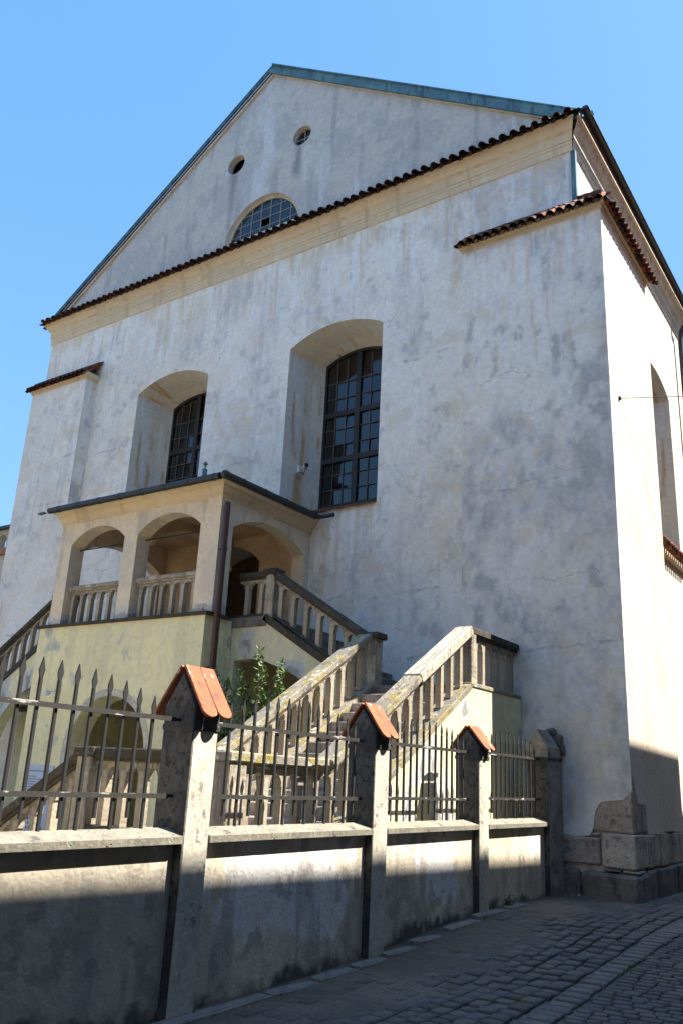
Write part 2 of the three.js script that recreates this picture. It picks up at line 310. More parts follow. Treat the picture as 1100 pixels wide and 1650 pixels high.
T.rail = colourMap(512, 512, 0, 2, 0, 2, (x, y) => {
  const m = fbm(x * 3, y * 3, 901, 4, 6, 6), f = fbm(x * 28, y * 28, 911, 3, 56, 56), l = fbm(x * 8, y * 8, 921, 4, 16, 16);
  let c = mix3([0.30, 0.265, 0.20], [0.22, 0.20, 0.165], sst(0.38, 0.62, m)); c = mix3(c, [0.30, 0.235, 0.055], 0.75 * sst(0.55, 0.66, l)); c = mix3(c, [0.6, 0.57, 0.5], 0.8 * sst(0.72, 0.75, fbm(x * 14, y * 14, 931, 3, 28, 28)));
  c = mix3(c, [0.07, 0.068, 0.06], 0.5 * sst(0.6, 0.7, fbm(x * 5, y * 5, 941, 4, 10, 10)));
  const k = 0.78 + 0.44 * f; return [c[0] * k, c[1] * k, c[2] * k];
});
T.clay = colourMap(512, 512, 0, 1, 0, 1, (x, y) => {
  const m = fbm(x * 6, y * 6, 951, 4, 6, 6), f = fbm(x * 40, y * 40, 961, 3, 40, 40), l = fbm(x * 11, y * 11, 971, 4, 11, 11);
  let c = mix3([0.42, 0.135, 0.055], [0.33, 0.115, 0.055], sst(0.38, 0.62, m)); c = mix3(c, [0.62, 0.56, 0.48], 0.85 * sst(0.73, 0.75, fbm(x * 17, y * 17, 975, 4, 17, 17))); c = mix3(c, [0.11, 0.07, 0.05], 0.6 * sst(0.62, 0.7, fbm(x * 9, y * 9, 981, 4, 9, 9)));
  const k = 0.82 + 0.36 * f; return [c[0] * k, c[1] * k, c[2] * k];
});
T.iron = colourMap(512, 256, 0, 2, 0, 1, (x, y) => {
  const f = fbm(x * 30, y * 30, 1001, 3, 60, 30), l = fbm(x * 5, y * 40, 1011, 4, 10, 40);
  let c = [0.042, 0.04, 0.038]; c = mix3(c, [0.52, 0.5, 0.47], 0.8 * sst(0.73, 0.76, l)); c = mix3(c, [0.07, 0.058, 0.05], 0.5 * sst(0.55, 0.7, f)); return c;
});
T.wood = colourMap(256, 512, 0, 0.5, 0, 2, (x, y) => {
  const g = fbm(x * 60, y * 2, 1051, 4, 30, 4), f = fbm(x * 40, y * 40, 1061, 2, 20, 80); let c = mix3([0.56, 0.48, 0.385], [0.36, 0.30, 0.24], sst(0.4, 0.65, g)); c = mix3(c, [0.16, 0.13, 0.11], 0.8 * sst(0.66, 0.72, g)); const k = 0.85 + 0.3 * f; return [c[0] * k, c[1] * k, c[2] * k];
});
T.dirt = colourMap(1024, 1024, 0, 8, 0, 8, (x, y) => {
  const m = fbm(x * 1, y * 1, 1101, 5, 8, 8), f = fbm(x * 20, y * 20, 1111, 3, 160, 160), g = fbm(x * 60, y * 60, 1121, 2, 480, 480);
  let c = mix3([0.15, 0.13, 0.105], [0.10, 0.09, 0.075], sst(0.38, 0.62, m)); const k = 0.6 + 0.4 * f + 0.4 * g; return [c[0] * k, c[1] * k, c[2] * k];
});
T.copper = colourMap(256, 256, 0, 2, 0, 2, (x, y) => { const m = fbm(x * 4, y * 4, 1201, 4, 8, 8), l = fbm(x * 12, y * 3, 1211, 4, 24, 6); let c = mix3([0.085, 0.165, 0.19], [0.11, 0.22, 0.22], sst(0.4, 0.65, m)); return mix3(c, [0.045, 0.07, 0.075], 0.7 * sst(0.5, 0.7, l)); });
T.bumpPlaster = heightMap(1024, 1024, 0, 4, 0, 4, (x, y) => 0.55 * fbm(x * 2, y * 2, 1301, 5, 8, 8) + 0.25 * fbm(x * 9, y * 6, 1311, 4, 36, 24) + 0.2 * fbm(x * 40, y * 40, 1321, 2, 160, 160));
T.bumpStone = heightMap(512, 512, 0, 1, 0, 1, (x, y) => 0.5 * fbm(x * 5, y * 5, 1401, 4, 5, 5) + 0.5 * fbm(x * 30, y * 30, 1411, 3, 30, 30) - 0.4 * sst(0.66, 0.74, fbm(x * 14, y * 14, 1421, 3, 14, 14)));

const bp = { bumpMap: T.bumpPlaster, bumpScale: 0.02 }, bs = { bumpMap: T.bumpStone, bumpScale: 0.012 };
const M = {
  facade: mat({ map: T.facade, ...bp }), gable: mat({ map: T.gable, ...bp }), side: mat({ map: T.side, ...bp }), yellow: mat({ map: T.yellow, ...bp }), flight: mat({ map: T.flight, ...bp }), cream: mat({ map: T.cream, ...bp }),
  reveal: mat({ map: T.reveal, ...bp }), fence: mat({ map: T.fence, ...bp }), concrete: mat({ map: T.concrete, bumpMap: T.bumpStone, bumpScale: 0.005 }), coping: mat({ map: T.concrete, color: lin(0.46, 0.46, 0.44), ...bs }), paving: mat({ map: T.concrete, color: lin(0.36, 0.34, 0.31) }), gravel: mat({ map: T.concrete, color: lin(0.85, 0.8, 0.7) }), render: mat({ map: T.concrete, color: lin(1, 0.9, 0.74) }), stone: mat({ map: T.stone, ...bs }), darkStone: mat({ map: T.stone, color: lin(0.34, 0.34, 0.35), ...bs }), step: mat({ map: T.stone, color: lin(0.66, 0.66, 0.66), ...bs }),
  baluster: mat({ map: T.baluster, ...bs }), balusters: [1, 0.86, 0.74].map((k) => mat({ map: T.baluster.clone(), color: lin(k, k, k * 0.98), ...bs })), rail: mat({ map: T.rail, ...bs }), darkRail: mat({ map: T.rail, color: lin(0.2, 0.19, 0.19), ...bs }), clay: mat({ map: T.clay, roughness: 0.85, ...bs }),
  iron: mat({ map: T.iron, roughness: 0.5, metalness: 0.0 }), bar: mat({ color: lin(0.017, 0.0165, 0.0165), roughness: 0.75 }), stones: [[1, 0.98, 0.95], [0.86, 0.82, 0.8], [0.95, 0.88, 0.82], [0.72, 0.7, 0.7]].map((c) => mat({ map: T.stone, color: lin(...c), bumpMap: T.bumpStone, bumpScale: 0.02 })), wood: mat({ map: T.wood, ...bs }), dirt: mat({ map: T.dirt, ...bs, roughness: 0.95 }), copper: mat({ map: T.copper, roughness: 0.6, metalness: 0.2 }),
  ochre: mat({ map: T.ochre, ...bp }), darkRender: mat({ map: T.darkRender, ...bs }), street: mat({ map: T.concrete, color: lin(0.2, 0.165, 0.13) }), tan: mat({ map: T.tan, ...bp }), moulding: mat({ map: T.concrete, color: lin(1, 0.93, 0.83), ...bs }),
  roofTile: [0, 1, 2, 3].map((i) => mat({ map: T.clay, color: [lin(0.24, 0.26, 0.3), lin(0.38, 0.36, 0.38), lin(0.17, 0.2, 0.24), lin(0.75, 0.7, 0.68)][i], ...bs })),
  frame: mat({ color: lin(0.018, 0.014, 0.012), roughness: 0.6 }), lead: mat({ color: lin(0.12, 0.10, 0.085), roughness: 0.7 }), paleBar: mat({ color: lin(0.22, 0.205, 0.185), roughness: 0.7 }),
  glass: new THREE.MeshPhysicalMaterial({ color: lin(0.55, 0.62, 0.72), roughness: 0.05, transmission: 1, thickness: 0, ior: 1.7 }),
  black: mat({ color: lin(0.012, 0.012, 0.012) }), gutter: mat({ color: lin(0.030, 0.036, 0.036), roughness: 0.45, metalness: 0.3 }), redPipe: mat({ color: lin(0.055, 0.022, 0.018), roughness: 0.45 }), white: mat({ color: lin(0.6, 0.6, 0.58), roughness: 0.5 }),
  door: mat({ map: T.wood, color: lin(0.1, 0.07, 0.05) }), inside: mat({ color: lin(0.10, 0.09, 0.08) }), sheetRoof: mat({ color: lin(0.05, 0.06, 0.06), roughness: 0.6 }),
};


// ---------------------------------------------------------------- scene parts
// ================================================================ the hall
const hall = thing('plastered_hall', 'tall whitewashed hall with a broad gable, arched windows and corner buttresses', 'building');
const XL = -17.43, WY = 7.35;
const winOut = (cx) => arch(cx, 1.365, 7.36, 11.82, 0.37), winStep = (cx) => arch(cx, 1.16, 7.70, 11.76, 0.33), winIn = (cx) => arch(cx, 1.02, 7.84, 11.74, 0.27);
const doorOut = arch(-8.8, 1.0, 4.4, 6.35, 0.45), BIG = -5.99, SMALL = -11.5;
{
  const front = sheet([[XL, -0.5], [0, -0.5], [0, 15.3], [XL, 15.3]], [winOut(BIG), winOut(SMALL), doorOut]);
  const backWall = sheet([[XL, -0.5], [0, -0.5], [0, 15.3], [XL, 15.3]], [winIn(BIG), winIn(SMALL), doorOut]).translate(0, 0, -1.3);
  mesh('wall', front, M.facade, hall); mesh('inner_wall', backWall, M.inside, hall);
  mesh('floor', bx(XL + 0.9, -1.25, -0.4, 0.1, -23.9, -1.35), M.inside, hall);
  mesh('door_reveal', loft(at(doorOut, 0), at(doorOut, -1.3)), M.reveal, hall);
  const dr = part('door', hall); mesh('leaf', slab(doorOut, [], 0.08).translate(0, 0, -1.0), M.door, dr);
  for (const x of [-9.3, -8.3]) for (const y of [4.7, 5.6]) mesh('door_panel', cbx(x - 0.33, x + 0.33, y, y + 0.7, -0.93, -0.89, 0.015), M.door, dr);
  // gable with lunette and two round holes
  const lun = arch(-8.76, 1.32, 15.45, 15.84, 1.2, 30), r1 = ell(-7.53, 18.55, 0.31), r2 = ell(-9.93, 18.6, 0.32);
  const tri = [[XL - 0.1, 15.3], [0.1, 15.3], [0.1, 15.42], [-8.73, 21.36], [XL - 0.1, 15.42]];
  mesh('gable_wall', [sheet(tri, [lun, r1, r2]).translate(0, 0, -0.03)], M.gable, hall); mesh('inner_gable', sheet(tri, [lun, r1, r2]).translate(0, 0, -0.24), M.inside, hall);
  const lw = part('lunette_window', hall);
  mesh('reveal', loft(at(lun, -0.03), at(lun, -0.24)), M.reveal, lw);
  mesh('sill', bx(-10.07, -7.45, 15.46, 15.83, -0.235, -0.028), M.facade, lw);
  const inner = lun.map(([x, y]) => [-8.76 + (x + 8.76) * 0.93, y > 15.6 ? 15.84 + (y - 15.84) * 0.94 : y]), ccw = [...inner].reverse();
  mesh('frame', slab(lun, [inner], 0.06).translate(0, 0, -0.21), M.moulding, lw);
  const vs = [-9.99, -9.61, -9.23, -8.89, -8.55, -8.19, -7.83, -7.53], hs = [15.82, 16.1, 16.39, 16.68, 17.1];
  for (let i = 0; i + 1 < vs.length; i++) for (let j = 0; j + 1 < hs.length; j++) {
    const q = clip([[vs[i], hs[j]], [vs[i + 1], hs[j]], [vs[i + 1], hs[j + 1]], [vs[i], hs[j + 1]]], ccw);
    if (q.length < 3 || area(q) < 0.004 || (i === 3 && j === 1)) continue;
    mesh('pane', sheet(q).rotateX(rr(-0.03, 0.03) * 0).translate(0, 0, -0.18 + rr(-0.003, 0.003)), M.glass, lw);
  }
  for (const x of vs.slice(1, -1)) { const t = 15.84 + 1.16 * Math.sqrt(Math.max(0, 1 - ((x + 8.76) / 1.25) ** 2)); mesh('glazing_bar', bx(x - 0.016, x + 0.016, 15.82, t, -0.195, -0.16), M.paleBar, lw); }
  for (const y of hs.slice(1, -1)) { const t = 1.24 * Math.sqrt(Math.max(0, 1 - ((y - 15.84) / 1.16) ** 2)); mesh('glazing_bar', bx(-8.76 - t, -8.76 + t, y - 0.012, y + 0.012, -0.192, -0.165), M.paleBar, lw); }
  for (const [c, y, r, o] of [[-7.53, 18.55, 0.31, r1], [-9.93, 18.6, 0.32, r2]]) {
    const rw = part('round_window', hall), ring = [...o, o[0]];
    mesh('reveal', loft(at(ring, -0.03), at(ring, -0.24)), M.concrete, rw);
    if (c > -9) {
      mesh('pane', new THREE.CircleGeometry(r, 28).translate(c, y, -0.2), M.glass, rw);
      mesh('glazing_bar', bx(c - r, c + r, y - 0.014, y + 0.014, -0.195, -0.165), M.paleBar, rw); mesh('glazing_bar', bx(c - 0.014, c + 0.014, y - r, y + r, -0.197, -0.167), M.paleBar, rw);
    }
  }
}
function tallWindow(cx) {
  const w = part('window', hall), o = winOut(cx), s = winStep(cx), n = winIn(cx);
  mesh('reveal', [loft(at(o, 0), at(s, -0.78)), loft(at(s, -0.78), at(n, -1.1)), loft(at(n, -1.1), at(n, -1.3))], M.reveal, w);
  const fi = n.map(([x, y]) => [cx + (x - cx) * 0.94, y < 8 ? y + 0.07 : y - 0.07]), ccw = [...fi].reverse();
  mesh('frame', slab(n, [fi], 0.1).translate(0, 0, -1.2), M.frame, w);
  mesh('mullion', bx(cx - 0.07, cx + 0.07, 7.9, 11.95, -1.2, -1.09), M.frame, w);
  for (const y of [9.07, 10.31]) mesh('transom', bx(cx - 0.97, cx + 0.97, y - 0.065, y + 0.065, -1.195, -1.095), M.frame, w);
  const ys = [7.9, 8.29, 8.68, 9.07, 9.48, 9.9, 10.31, 10.75, 11.2, 12.0], bars = [];
  for (const side of [-1, 1]) {
    const xs = [0, 1, 2, 3].map((i) => side < 0 ? cx - 0.96 + i * 0.302 : cx + 0.055 + i * 0.302);
    for (let i = 0; i < 3; i++) for (let j = 0; j + 1 < ys.length; j++) {
      const q = clip([[xs[i], ys[j]], [xs[i + 1], ys[j]], [xs[i + 1], ys[j + 1]], [xs[i], ys[j + 1]]], ccw); if (q.length < 3) continue;
      const cxq = (xs[i] + xs[i + 1]) / 2, cyq = (ys[j] + ys[j + 1]) / 2;
      mesh('pane', sheet(q).translate(-cxq, -cyq, 0).rotateX(rr(-0.05, 0.05)).rotateY(rr(-0.05, 0.05)).translate(cxq, cyq, -1.15), M.glass, w);
      if (i > 0) bars.push(bx(xs[i] - 0.008, xs[i] + 0.008, ys[j] + 0.01, Math.min(ys[j + 1], 11.85) - 0.01, -1.145, -1.12));
    }
    for (const y of ys.slice(1, -1)) if (y !== 9.07 && y !== 10.31) bars.push(bx(xs[0] + 0.01, xs[3] - 0.01, y - 0.007, y + 0.007, -1.143, -1.118));
  }
  mesh('glazing_bars', bars, M.lead, w);
  const sill = part('sill', w);
  for (let i = 0; i < 13; i++) { const x = cx - 1.3 + i * 0.21; mesh('sill_tile', cbx(-0.1, 0.1, -0.012, 0.012, -0.6, 0.6, 0.004).rotateX(0.40).rotateZ(rr(-0.012, 0.012)).translate(x, 7.57 + rr(-0.004, 0.004), -0.46), M.roofTile[i % 3 === 0 ? 3 : 1], sill); }
}
tallWindow(BIG); tallWindow(SMALL);
{ // right side wall with its window, other walls, roof
  const hole = arch(6.05, 1.37, 7.2, 11.85, 0.37), inn = arch(6.05, 1.05, 7.6, 11.75, 0.3);
  const toX = (g, x) => g.applyMatrix4(new THREE.Matrix4().set(0, 0, 1, x, 0, 1, 0, 0, -1, 0, 0, 0, 0, 0, 0, 1));
  const o = [[0, -0.5], [24, -0.5], [24, 15.3], [0, 15.3]];
  mesh('side_wall', toX(sheet(o, [hole]), 0), M.side, hall); mesh('inner_wall', [toX(sheet(o, [inn]), -1.2), bx(XL + 0.82, XL + 0.84, 0, 15.3, -24, -1.32), bx(XL + 0.9, -1.3, 0, 15.3, -23.98, -23.95), bx(XL + 0.9, -1.22, 15.2, 15.25, -23.9, -1.32)], M.inside, hall);
  const w = part('window', hall), P = (pts, x) => pts.map(([u, v]) => [x, v, -u]);
  mesh('reveal', [loft(P(hole, 0), P(inn, -1.0)), loft(P(inn, -1), P(inn, -1.2))], M.reveal, w);
  mesh('pane', toX(sheet(inn), -1.1), M.glass, w);
  mesh('frame', [bx(-1.12, -1.04, 7.6, 12, -6.1, -6.0), bx(-1.12, -1.045, 9.0, 9.1, -7.05, -5.05), bx(-1.12, -1.045, 10.3, 10.4, -7.05, -5.05)], M.frame, w);
  const sill = part('sill', w);
  for (let i = 0; i < 15; i++) mesh('sill_tile', new THREE.CylinderGeometry(0.1, 0.09, 0.62, 8, 1, true, -Math.PI / 2, Math.PI).rotateZ(1.12).translate(0.02, 7.27, -4.7 - i * 0.195), M.roofTile[i % 4], sill);
  mesh('sill_wall', cbx(-0.02, 0.12, 6.98, 7.12, -7.6, -4.5, 0.02), M.ochre, w);
  mesh('outer_wall', [bx(XL, XL + 0.8, -0.5, 15.3, -24, -1.32), bx(XL, 0, -0.5, 15.3, -24.6, -24.02), sheet([[XL, 15.3], [0, 15.3], [-8.73, 21.4]]).translate(0, 0, -24.3)], M.facade, hall);
  mesh('eave_fill', [bx(-0.9, 0.02, 15.3, 15.5, -24, -0.66), bx(XL - 0.02, XL + 0.9, 15.3, 15.5, -24, -0.66)], M.inside, hall);
  const sl = Math.hypot(9.0, 6.05), ang = Math.atan2(6.15, 9.15);
  for (const s of [1, -1]) mesh('roof', new THREE.BoxGeometry(sl, 0.12, 24.4).rotateZ(-s * ang).translate(-8.73 + s * 4.5, 18.36, -12.18), M.roofTile[1], hall);
  // main cornice carried round the corners
  const prof = [[0, 14.62], [0.03, 14.64], [0.03, 14.8], [0.045, 14.81], [0.045, 14.88], [0.065, 14.89], [0.065, 15.06], [0.08, 15.09], [0.12, 15.12], [0.17, 15.19], [0.2, 15.27], [0.26, 15.29], [0.26, 15.34], [0, 15.36]];
  mesh('cornice', sweep(prof, [[XL, -24, -1, 0], [XL, 0, -1, 1], [0, 0, 0.55, 1]]), M.ochre, hall);
  mesh('cornice', sweep(prof.map(([a, b]) => [a * 1.45, b]), [[0, 0, 0.7, 0.62], [0, -24, 1, 0]]), M.moulding, hall);
  const strip = part('tile_strip', hall);
  mesh('bedding', loft([[XL - 0.26, 15.36, 0.36], [0.3, 15.36, 0.36]], [[XL - 0.26, 15.62, -0.05], [0.3, 15.62, -0.05]]), M.black, strip);
  const tg = worldUV(new THREE.CylinderGeometry(0.085, 0.1, 0.52, 9, 1, true, -Math.PI / 2, Math.PI).rotateX(Math.PI / 2)); // arched side up
  const tg2 = worldUV(new THREE.CylinderGeometry(0.085, 0.075, 0.5, 8, 1, true, Math.PI / 2, Math.PI).rotateX(Math.PI / 2));
  for (let i = 0; i < 72; i++) {
    const x = XL - 0.2 + i * 0.2475;
    for (const [g, y, dx] of [[tg, 15.445, 0], [tg2, 15.44, 0.125]]) { const t = shared('roof_tile', g, M.roofTile[Math.floor(rnd() * 3)], strip, x + dx, y + rr(-0.008, 0.008), 0.2 + rr(-0.02, 0.02)); t.rotation.set(0.5, rr(-0.03, 0.03), rr(-0.04, 0.04)); }
  }
  // verge: copper sheets along both slopes
  const vf = part('verge_flashing', hall), n = 19;
  for (const s of [1, -1]) for (let i = 0; i < n; i++) {
    const L = sl * 1.0, a = 0.03 + (i + 0.5) / n * L, hgt = s > 0 ? 0.24 : 0.08;
    const g = new THREE.BoxGeometry(L / n + 0.03, hgt, 0.05 + (i % 2) * 0.008).translate(0, -hgt / 2, 0).rotateZ(-s * ang).translate(-8.73 + s * a * Math.cos(ang), 21.55 - a * Math.sin(ang), 0.07);
    mesh('copper_sheet', g, M.copper, vf);
  }
  mesh('ridge_sheet', [bar([-8.73, 21.56, 0.1], [0.5, 15.36, 0.05], 0.12, 0.03), bar([-8.73, 21.56, 0.05], [XL - 0.5, 15.36, 0.05], 0.12, 0.03)], M.copper, vf);
  // corner flashing
  mesh('corner_flashing', [bx(-0.03, 0.07, 13.3, 14.62, -0.07, 0.03)], M.copper, hall);
  mesh('gable_moulding', [bar([-8.73, 21.27, 0.0], [0.1, 15.33, 0.0], 0.08, 0.06), bar([-8.73, 21.27, 0], [XL - 0.1, 15.33, 0], 0.08, 0.06)], M.moulding, hall);
  // side gutter with joints, and its downpipe
  const gt = part('gutter', hall);
  mesh('channel', new THREE.CylinderGeometry(0.085, 0.085, 24.3, 12, 1, true, Math.PI / 2, Math.PI).rotateX(Math.PI / 2).translate(0.41, 15.31, -11.85), M.gutter, gt);
  mesh('end_cap', new THREE.CylinderGeometry(0.085, 0.085, 0.02, 12, 1, false, Math.PI / 2, Math.PI).rotateX(Math.PI / 2).translate(0.41, 15.31, 0.3), M.gutter, gt);
  for (let i = 0; i < 15; i++) mesh('joint', new THREE.CylinderGeometry(0.092, 0.092, 0.03, 12, 1, true, Math.PI / 2, Math.PI).rotateX(Math.PI / 2).translate(0.41, 15.31, -0.35 - i * 0.62), M.gutter, gt);
  mesh('downpipe', tube([[0.5, 15.3, -8.8], [0.48, 15.05, -8.8], [0.2, 14.6, -8.8], [0.16, 14.3, -8.8], [0.16, 10, -8.8], [0.16, 0, -8.8]], 0.075, 60), M.gutter, hall);
}
function buttress(x0, x1, z0, right) {
  const b = part('buttress', hall), z1 = 0.42, top = 12.62;
  if (right) {
    // plaster shell, broken away at the lower right corner where the stones show
    const edge = [[x0, -0.4], [-0.58, -0.4], [-0.58, 0.9], [-0.3, 0.87], [-0.06, 0.9], [0.0, 1.0], [0.05, 1.28], [0.14, 1.42], [0.34, 1.45], [0.5, 1.47], [x1, 1.6], [x1, top], [x0, top]];
    mesh('front_face', slab(edge, [], 0.06).translate(0, 0, z1 - 0.06), M.facade, b);
    const sideEdge = [[-z1 + 0.06, 1.9], [-0.22, 1.6], [-0.1, 1.42], [0.32, 1.4], [0.36, 0.95], [1.3, 0.93], [1.5, 0.97], [2.8, 0.94], [2.8, top], [-z1 + 0.06, top]];
    const toX = new THREE.Matrix4().set(0, 0, 1, 0, 0, 1, 0, 0, -1, 0, 0, 0, 0, 0, 0, 1);
    mesh('side_face', slab(sideEdge, [], 0.06).applyMatrix4(toX).translate(x1 - 0.06, 0, 0), M.side, b);
    mesh('core', bx(x0 + 0.02, x1 - 0.07, -0.5, top - 0.02, z0 + 0.02, z1 - 0.07), M.stone, b);
  } else mesh('shaft', bx(x0, x1, -0.5, top, z0, z1), M.facade, b);
  const mp = [[0, top], [0.03, top + 0.02], [0.03, top + 0.08], [0.09, top + 0.11], [0.1, top + 0.2], [0, top + 0.2]];
  mesh('moulding', sweep(mp, right ? [[x0, 0, -1, 0], [x0, z1, -1, 1], [x1, z1, 1, 1], [x1, z0, 1, 0]] : [[x0, 0, -1, 0], [x0, z1, -1, 1], [x1, z1, 1, 1], [x1, 0, 1, 0]]), M.ochre, b);
  mesh('moulding_top', right ? [bx(x0, x1, top + 0.15, top + 0.19, z0, z1)] : [bx(x0, x1, top + 0.15, top + 0.19, 0, z1)], M.ochre, b);
  const tiles = part('tile_cap', b), g = worldUV(new THREE.CylinderGeometry(0.085, 0.1, 0.42, 9, 1, true, -Math.PI / 2, Math.PI).rotateX(Math.PI / 2)), y0 = top + 0.26;
  const gp = worldUV(new THREE.CylinderGeometry(0.085, 0.075, 0.42, 8, 1, true, Math.PI / 2, Math.PI).rotateX(Math.PI / 2)), rise = 0.72;
  const put = (geo, x, y, z, ry, m) => { const t = shared('roof_tile', geo, m, tiles, x, y + rr(-0.006, 0.006), z); t.rotation.order = 'YXZ'; t.rotation.set(rise, ry + rr(-0.04, 0.04), rr(-0.05, 0.05)); };
  const pick = () => M.roofTile[Math.floor(rnd() * 4)];
  const xe = right ? x1 + 0.05 : x1 + 0.1;
  for (let x = x0 - 0.05; x < xe; x += 0.2) for (let row = 0; row < 2; row++) { const zz = 0.48 - row * 0.26; if (right && x > x1 + 0.02 - row * 0.3) continue; put(g, x, y0 + row * 0.24, zz, 0, pick()); put(gp, x + 0.1, y0 - 0.02 + row * 0.24, zz, 0, pick()); }
  const bed = [loft([[x0 - 0.15, y0 - 0.12, 0.6], [xe + 0.05, y0 - 0.12, 0.6]], [[x0 - 0.15, y0 + 0.5, -0.02], [xe + 0.05, y0 + 0.5, -0.02]])];
  if (right) {
    for (let z = z1 - 0.05; z > z0 - 0.1; z -= 0.2) for (let row = 0; row < 2; row++) { if (z > z1 - 0.02 - row * 0.25) continue; const xx = x1 + 0.06 - row * 0.26; put(g, xx, y0 + row * 0.24, z, Math.PI / 2, pick()); put(gp, xx, y0 - 0.02 + row * 0.24, z - 0.1, Math.PI / 2, pick()); }
    bed[0] = tris([[x0 - 0.15, y0 - 0.12, 0.6], [x1 + 0.18, y0 - 0.12, 0.6], [-0.02, y0 + 0.5, -0.02], [x0 - 0.15, y0 - 0.12, 0.6], [-0.02, y0 + 0.5, -0.02], [x0 - 0.15, y0 + 0.5, -0.02]]);
    bed.push(tris([[x1 + 0.18, y0 - 0.12, 0.6], [x1 + 0.18, y0 - 0.12, z0 - 0.12], [-0.02, y0 + 0.5, z0 - 0.12], [x1 + 0.18, y0 - 0.12, 0.6], [-0.02, y0 + 0.5, z0 - 0.12], [-0.02, y0 + 0.5, -0.02]]));
    for (let k = 0; k < 3; k++) mesh('hip_tile', new THREE.CylinderGeometry(0.11, 0.13, 0.42, 10, 1, true, -Math.PI / 2, Math.PI).rotateX(Math.PI / 2 + 0.55).rotateY(Math.PI / 4).translate(x1 + 0.06 - k * 0.24, y0 + 0.1 + k * 0.2, z1 + 0.06 - k * 0.24), M.roofTile[k], tiles);
  }
  mesh('bedding', bed, M.black, tiles);
  return b;
}
buttress(-17.36, -14.78, -1.0, false);
{
  const b = buttress(-2.36, 0.65, -2.82, true), st = part('exposed_stonework', b);
  // stones: [x0,x1,y0,y1] on the front, the corner stones wrap round
  const S = (x0, x1, y0, y1, z0, z1, m = M.stone, c = 0.035) => mesh('stone_block', cbx(x0 + 0.006, x1 - 0.006, y0 + 0.004, y1 - 0.008, z0, z1, Math.max(c, 0.022), 0.014), m === M.stone ? M.stones[Math.floor(rnd() * 4)] : m, st);
  S(-0.75, -0.23, -0.35, 0.40, -0.1, 0.50, M.darkStone, 0.05); S(-0.2, 0.74, -0.35, 0.38, -0.1, 0.53, M.darkStone, 0.05);
  S(-0.75, 0.11, 0.45, 0.88, -0.1, 0.425, M.stone, 0.02); S(0.125, 0.675, 0.44, 0.955, -0.25, 0.435, M.stone, 0.022); S(-0.1, 0.11, 0.885, 0.96, -0.1, 0.41, M.stone, 0.012);
  S(-0.05, 0.655, 0.965, 1.62, 0.06, 0.408, M.stone, 0.02); S(0.16, 0.42, 0.385, 0.435, 0, 0.46, M.darkStone, 0.012); S(0.45, 0.7, 0.385, 0.435, 0, 0.46, M.stone, 0.012);
  let z = 0.05; for (const [w, t] of [[0.12, 0.03], [0.28, 0.05]]) { S(0.3, 0.635 + t * 0.4, 0.965, 1.45, z - w, z - 0.015, M.stone, 0.015); z -= w; }
  z = -0.28; for (const [w, t] of [[0.42, 0.04], [0.36, 0.02], [0.5, 0.05], [0.4, 0.0], [0.45, 0.04], [0.3, 0.02]]) { S(0.2, 0.64 + t * 0.6, 0.42, 0.945 + rr(-0.015, 0.012), z - w, z - 0.018, M.stone, 0.018); z -= w; }
  z = -0.12; for (const [w, t] of [[0.5, 0.08], [0.62, 0.12], [0.7, 0.09], [0.75, 0.12]]) { S(0.1, 0.66 + t * 0.6, -0.35, 0.41, z - w, z - 0.02, M.darkStone, 0.03); z -= w; }
  // side wall foot beyond the buttress
  const f = part('side_foot', hall); z = -2.9;
  for (let i = 0; i < 14; i++) { const w = rr(0.3, 0.6), y = [-0.3, 0.35, 0.85, 1.4][i % 4]; mesh('stone_block', cbx(-0.2, 0.04 + rr(0, 0.05), y, y + 0.45, z - w, z - 0.02, 0.03, 0.02), i % 3 ? M.stone : M.darkStone, f); if (i % 4 === 3) z -= 0.55; }
}
// ================================================================ balustrades
function cbar(a, b, w, h, c = 0.012) {
  const A = new THREE.Vector3(...a), B = new THREE.Vector3(...b), d = B.clone().sub(A), L = d.length(); d.normalize();
  const s = new THREE.Vector3().crossVectors(new THREE.Vector3(0, 1, 0), d).normalize(), up = new THREE.Vector3().crossVectors(d, s);
  return chamfer(w, h, L, c).applyMatrix4(new THREE.Matrix4().makeBasis(s, up, d)).translate((A.x + B.x) / 2, (A.y + B.y) / 2, (A.z + B.z) / 2);
}
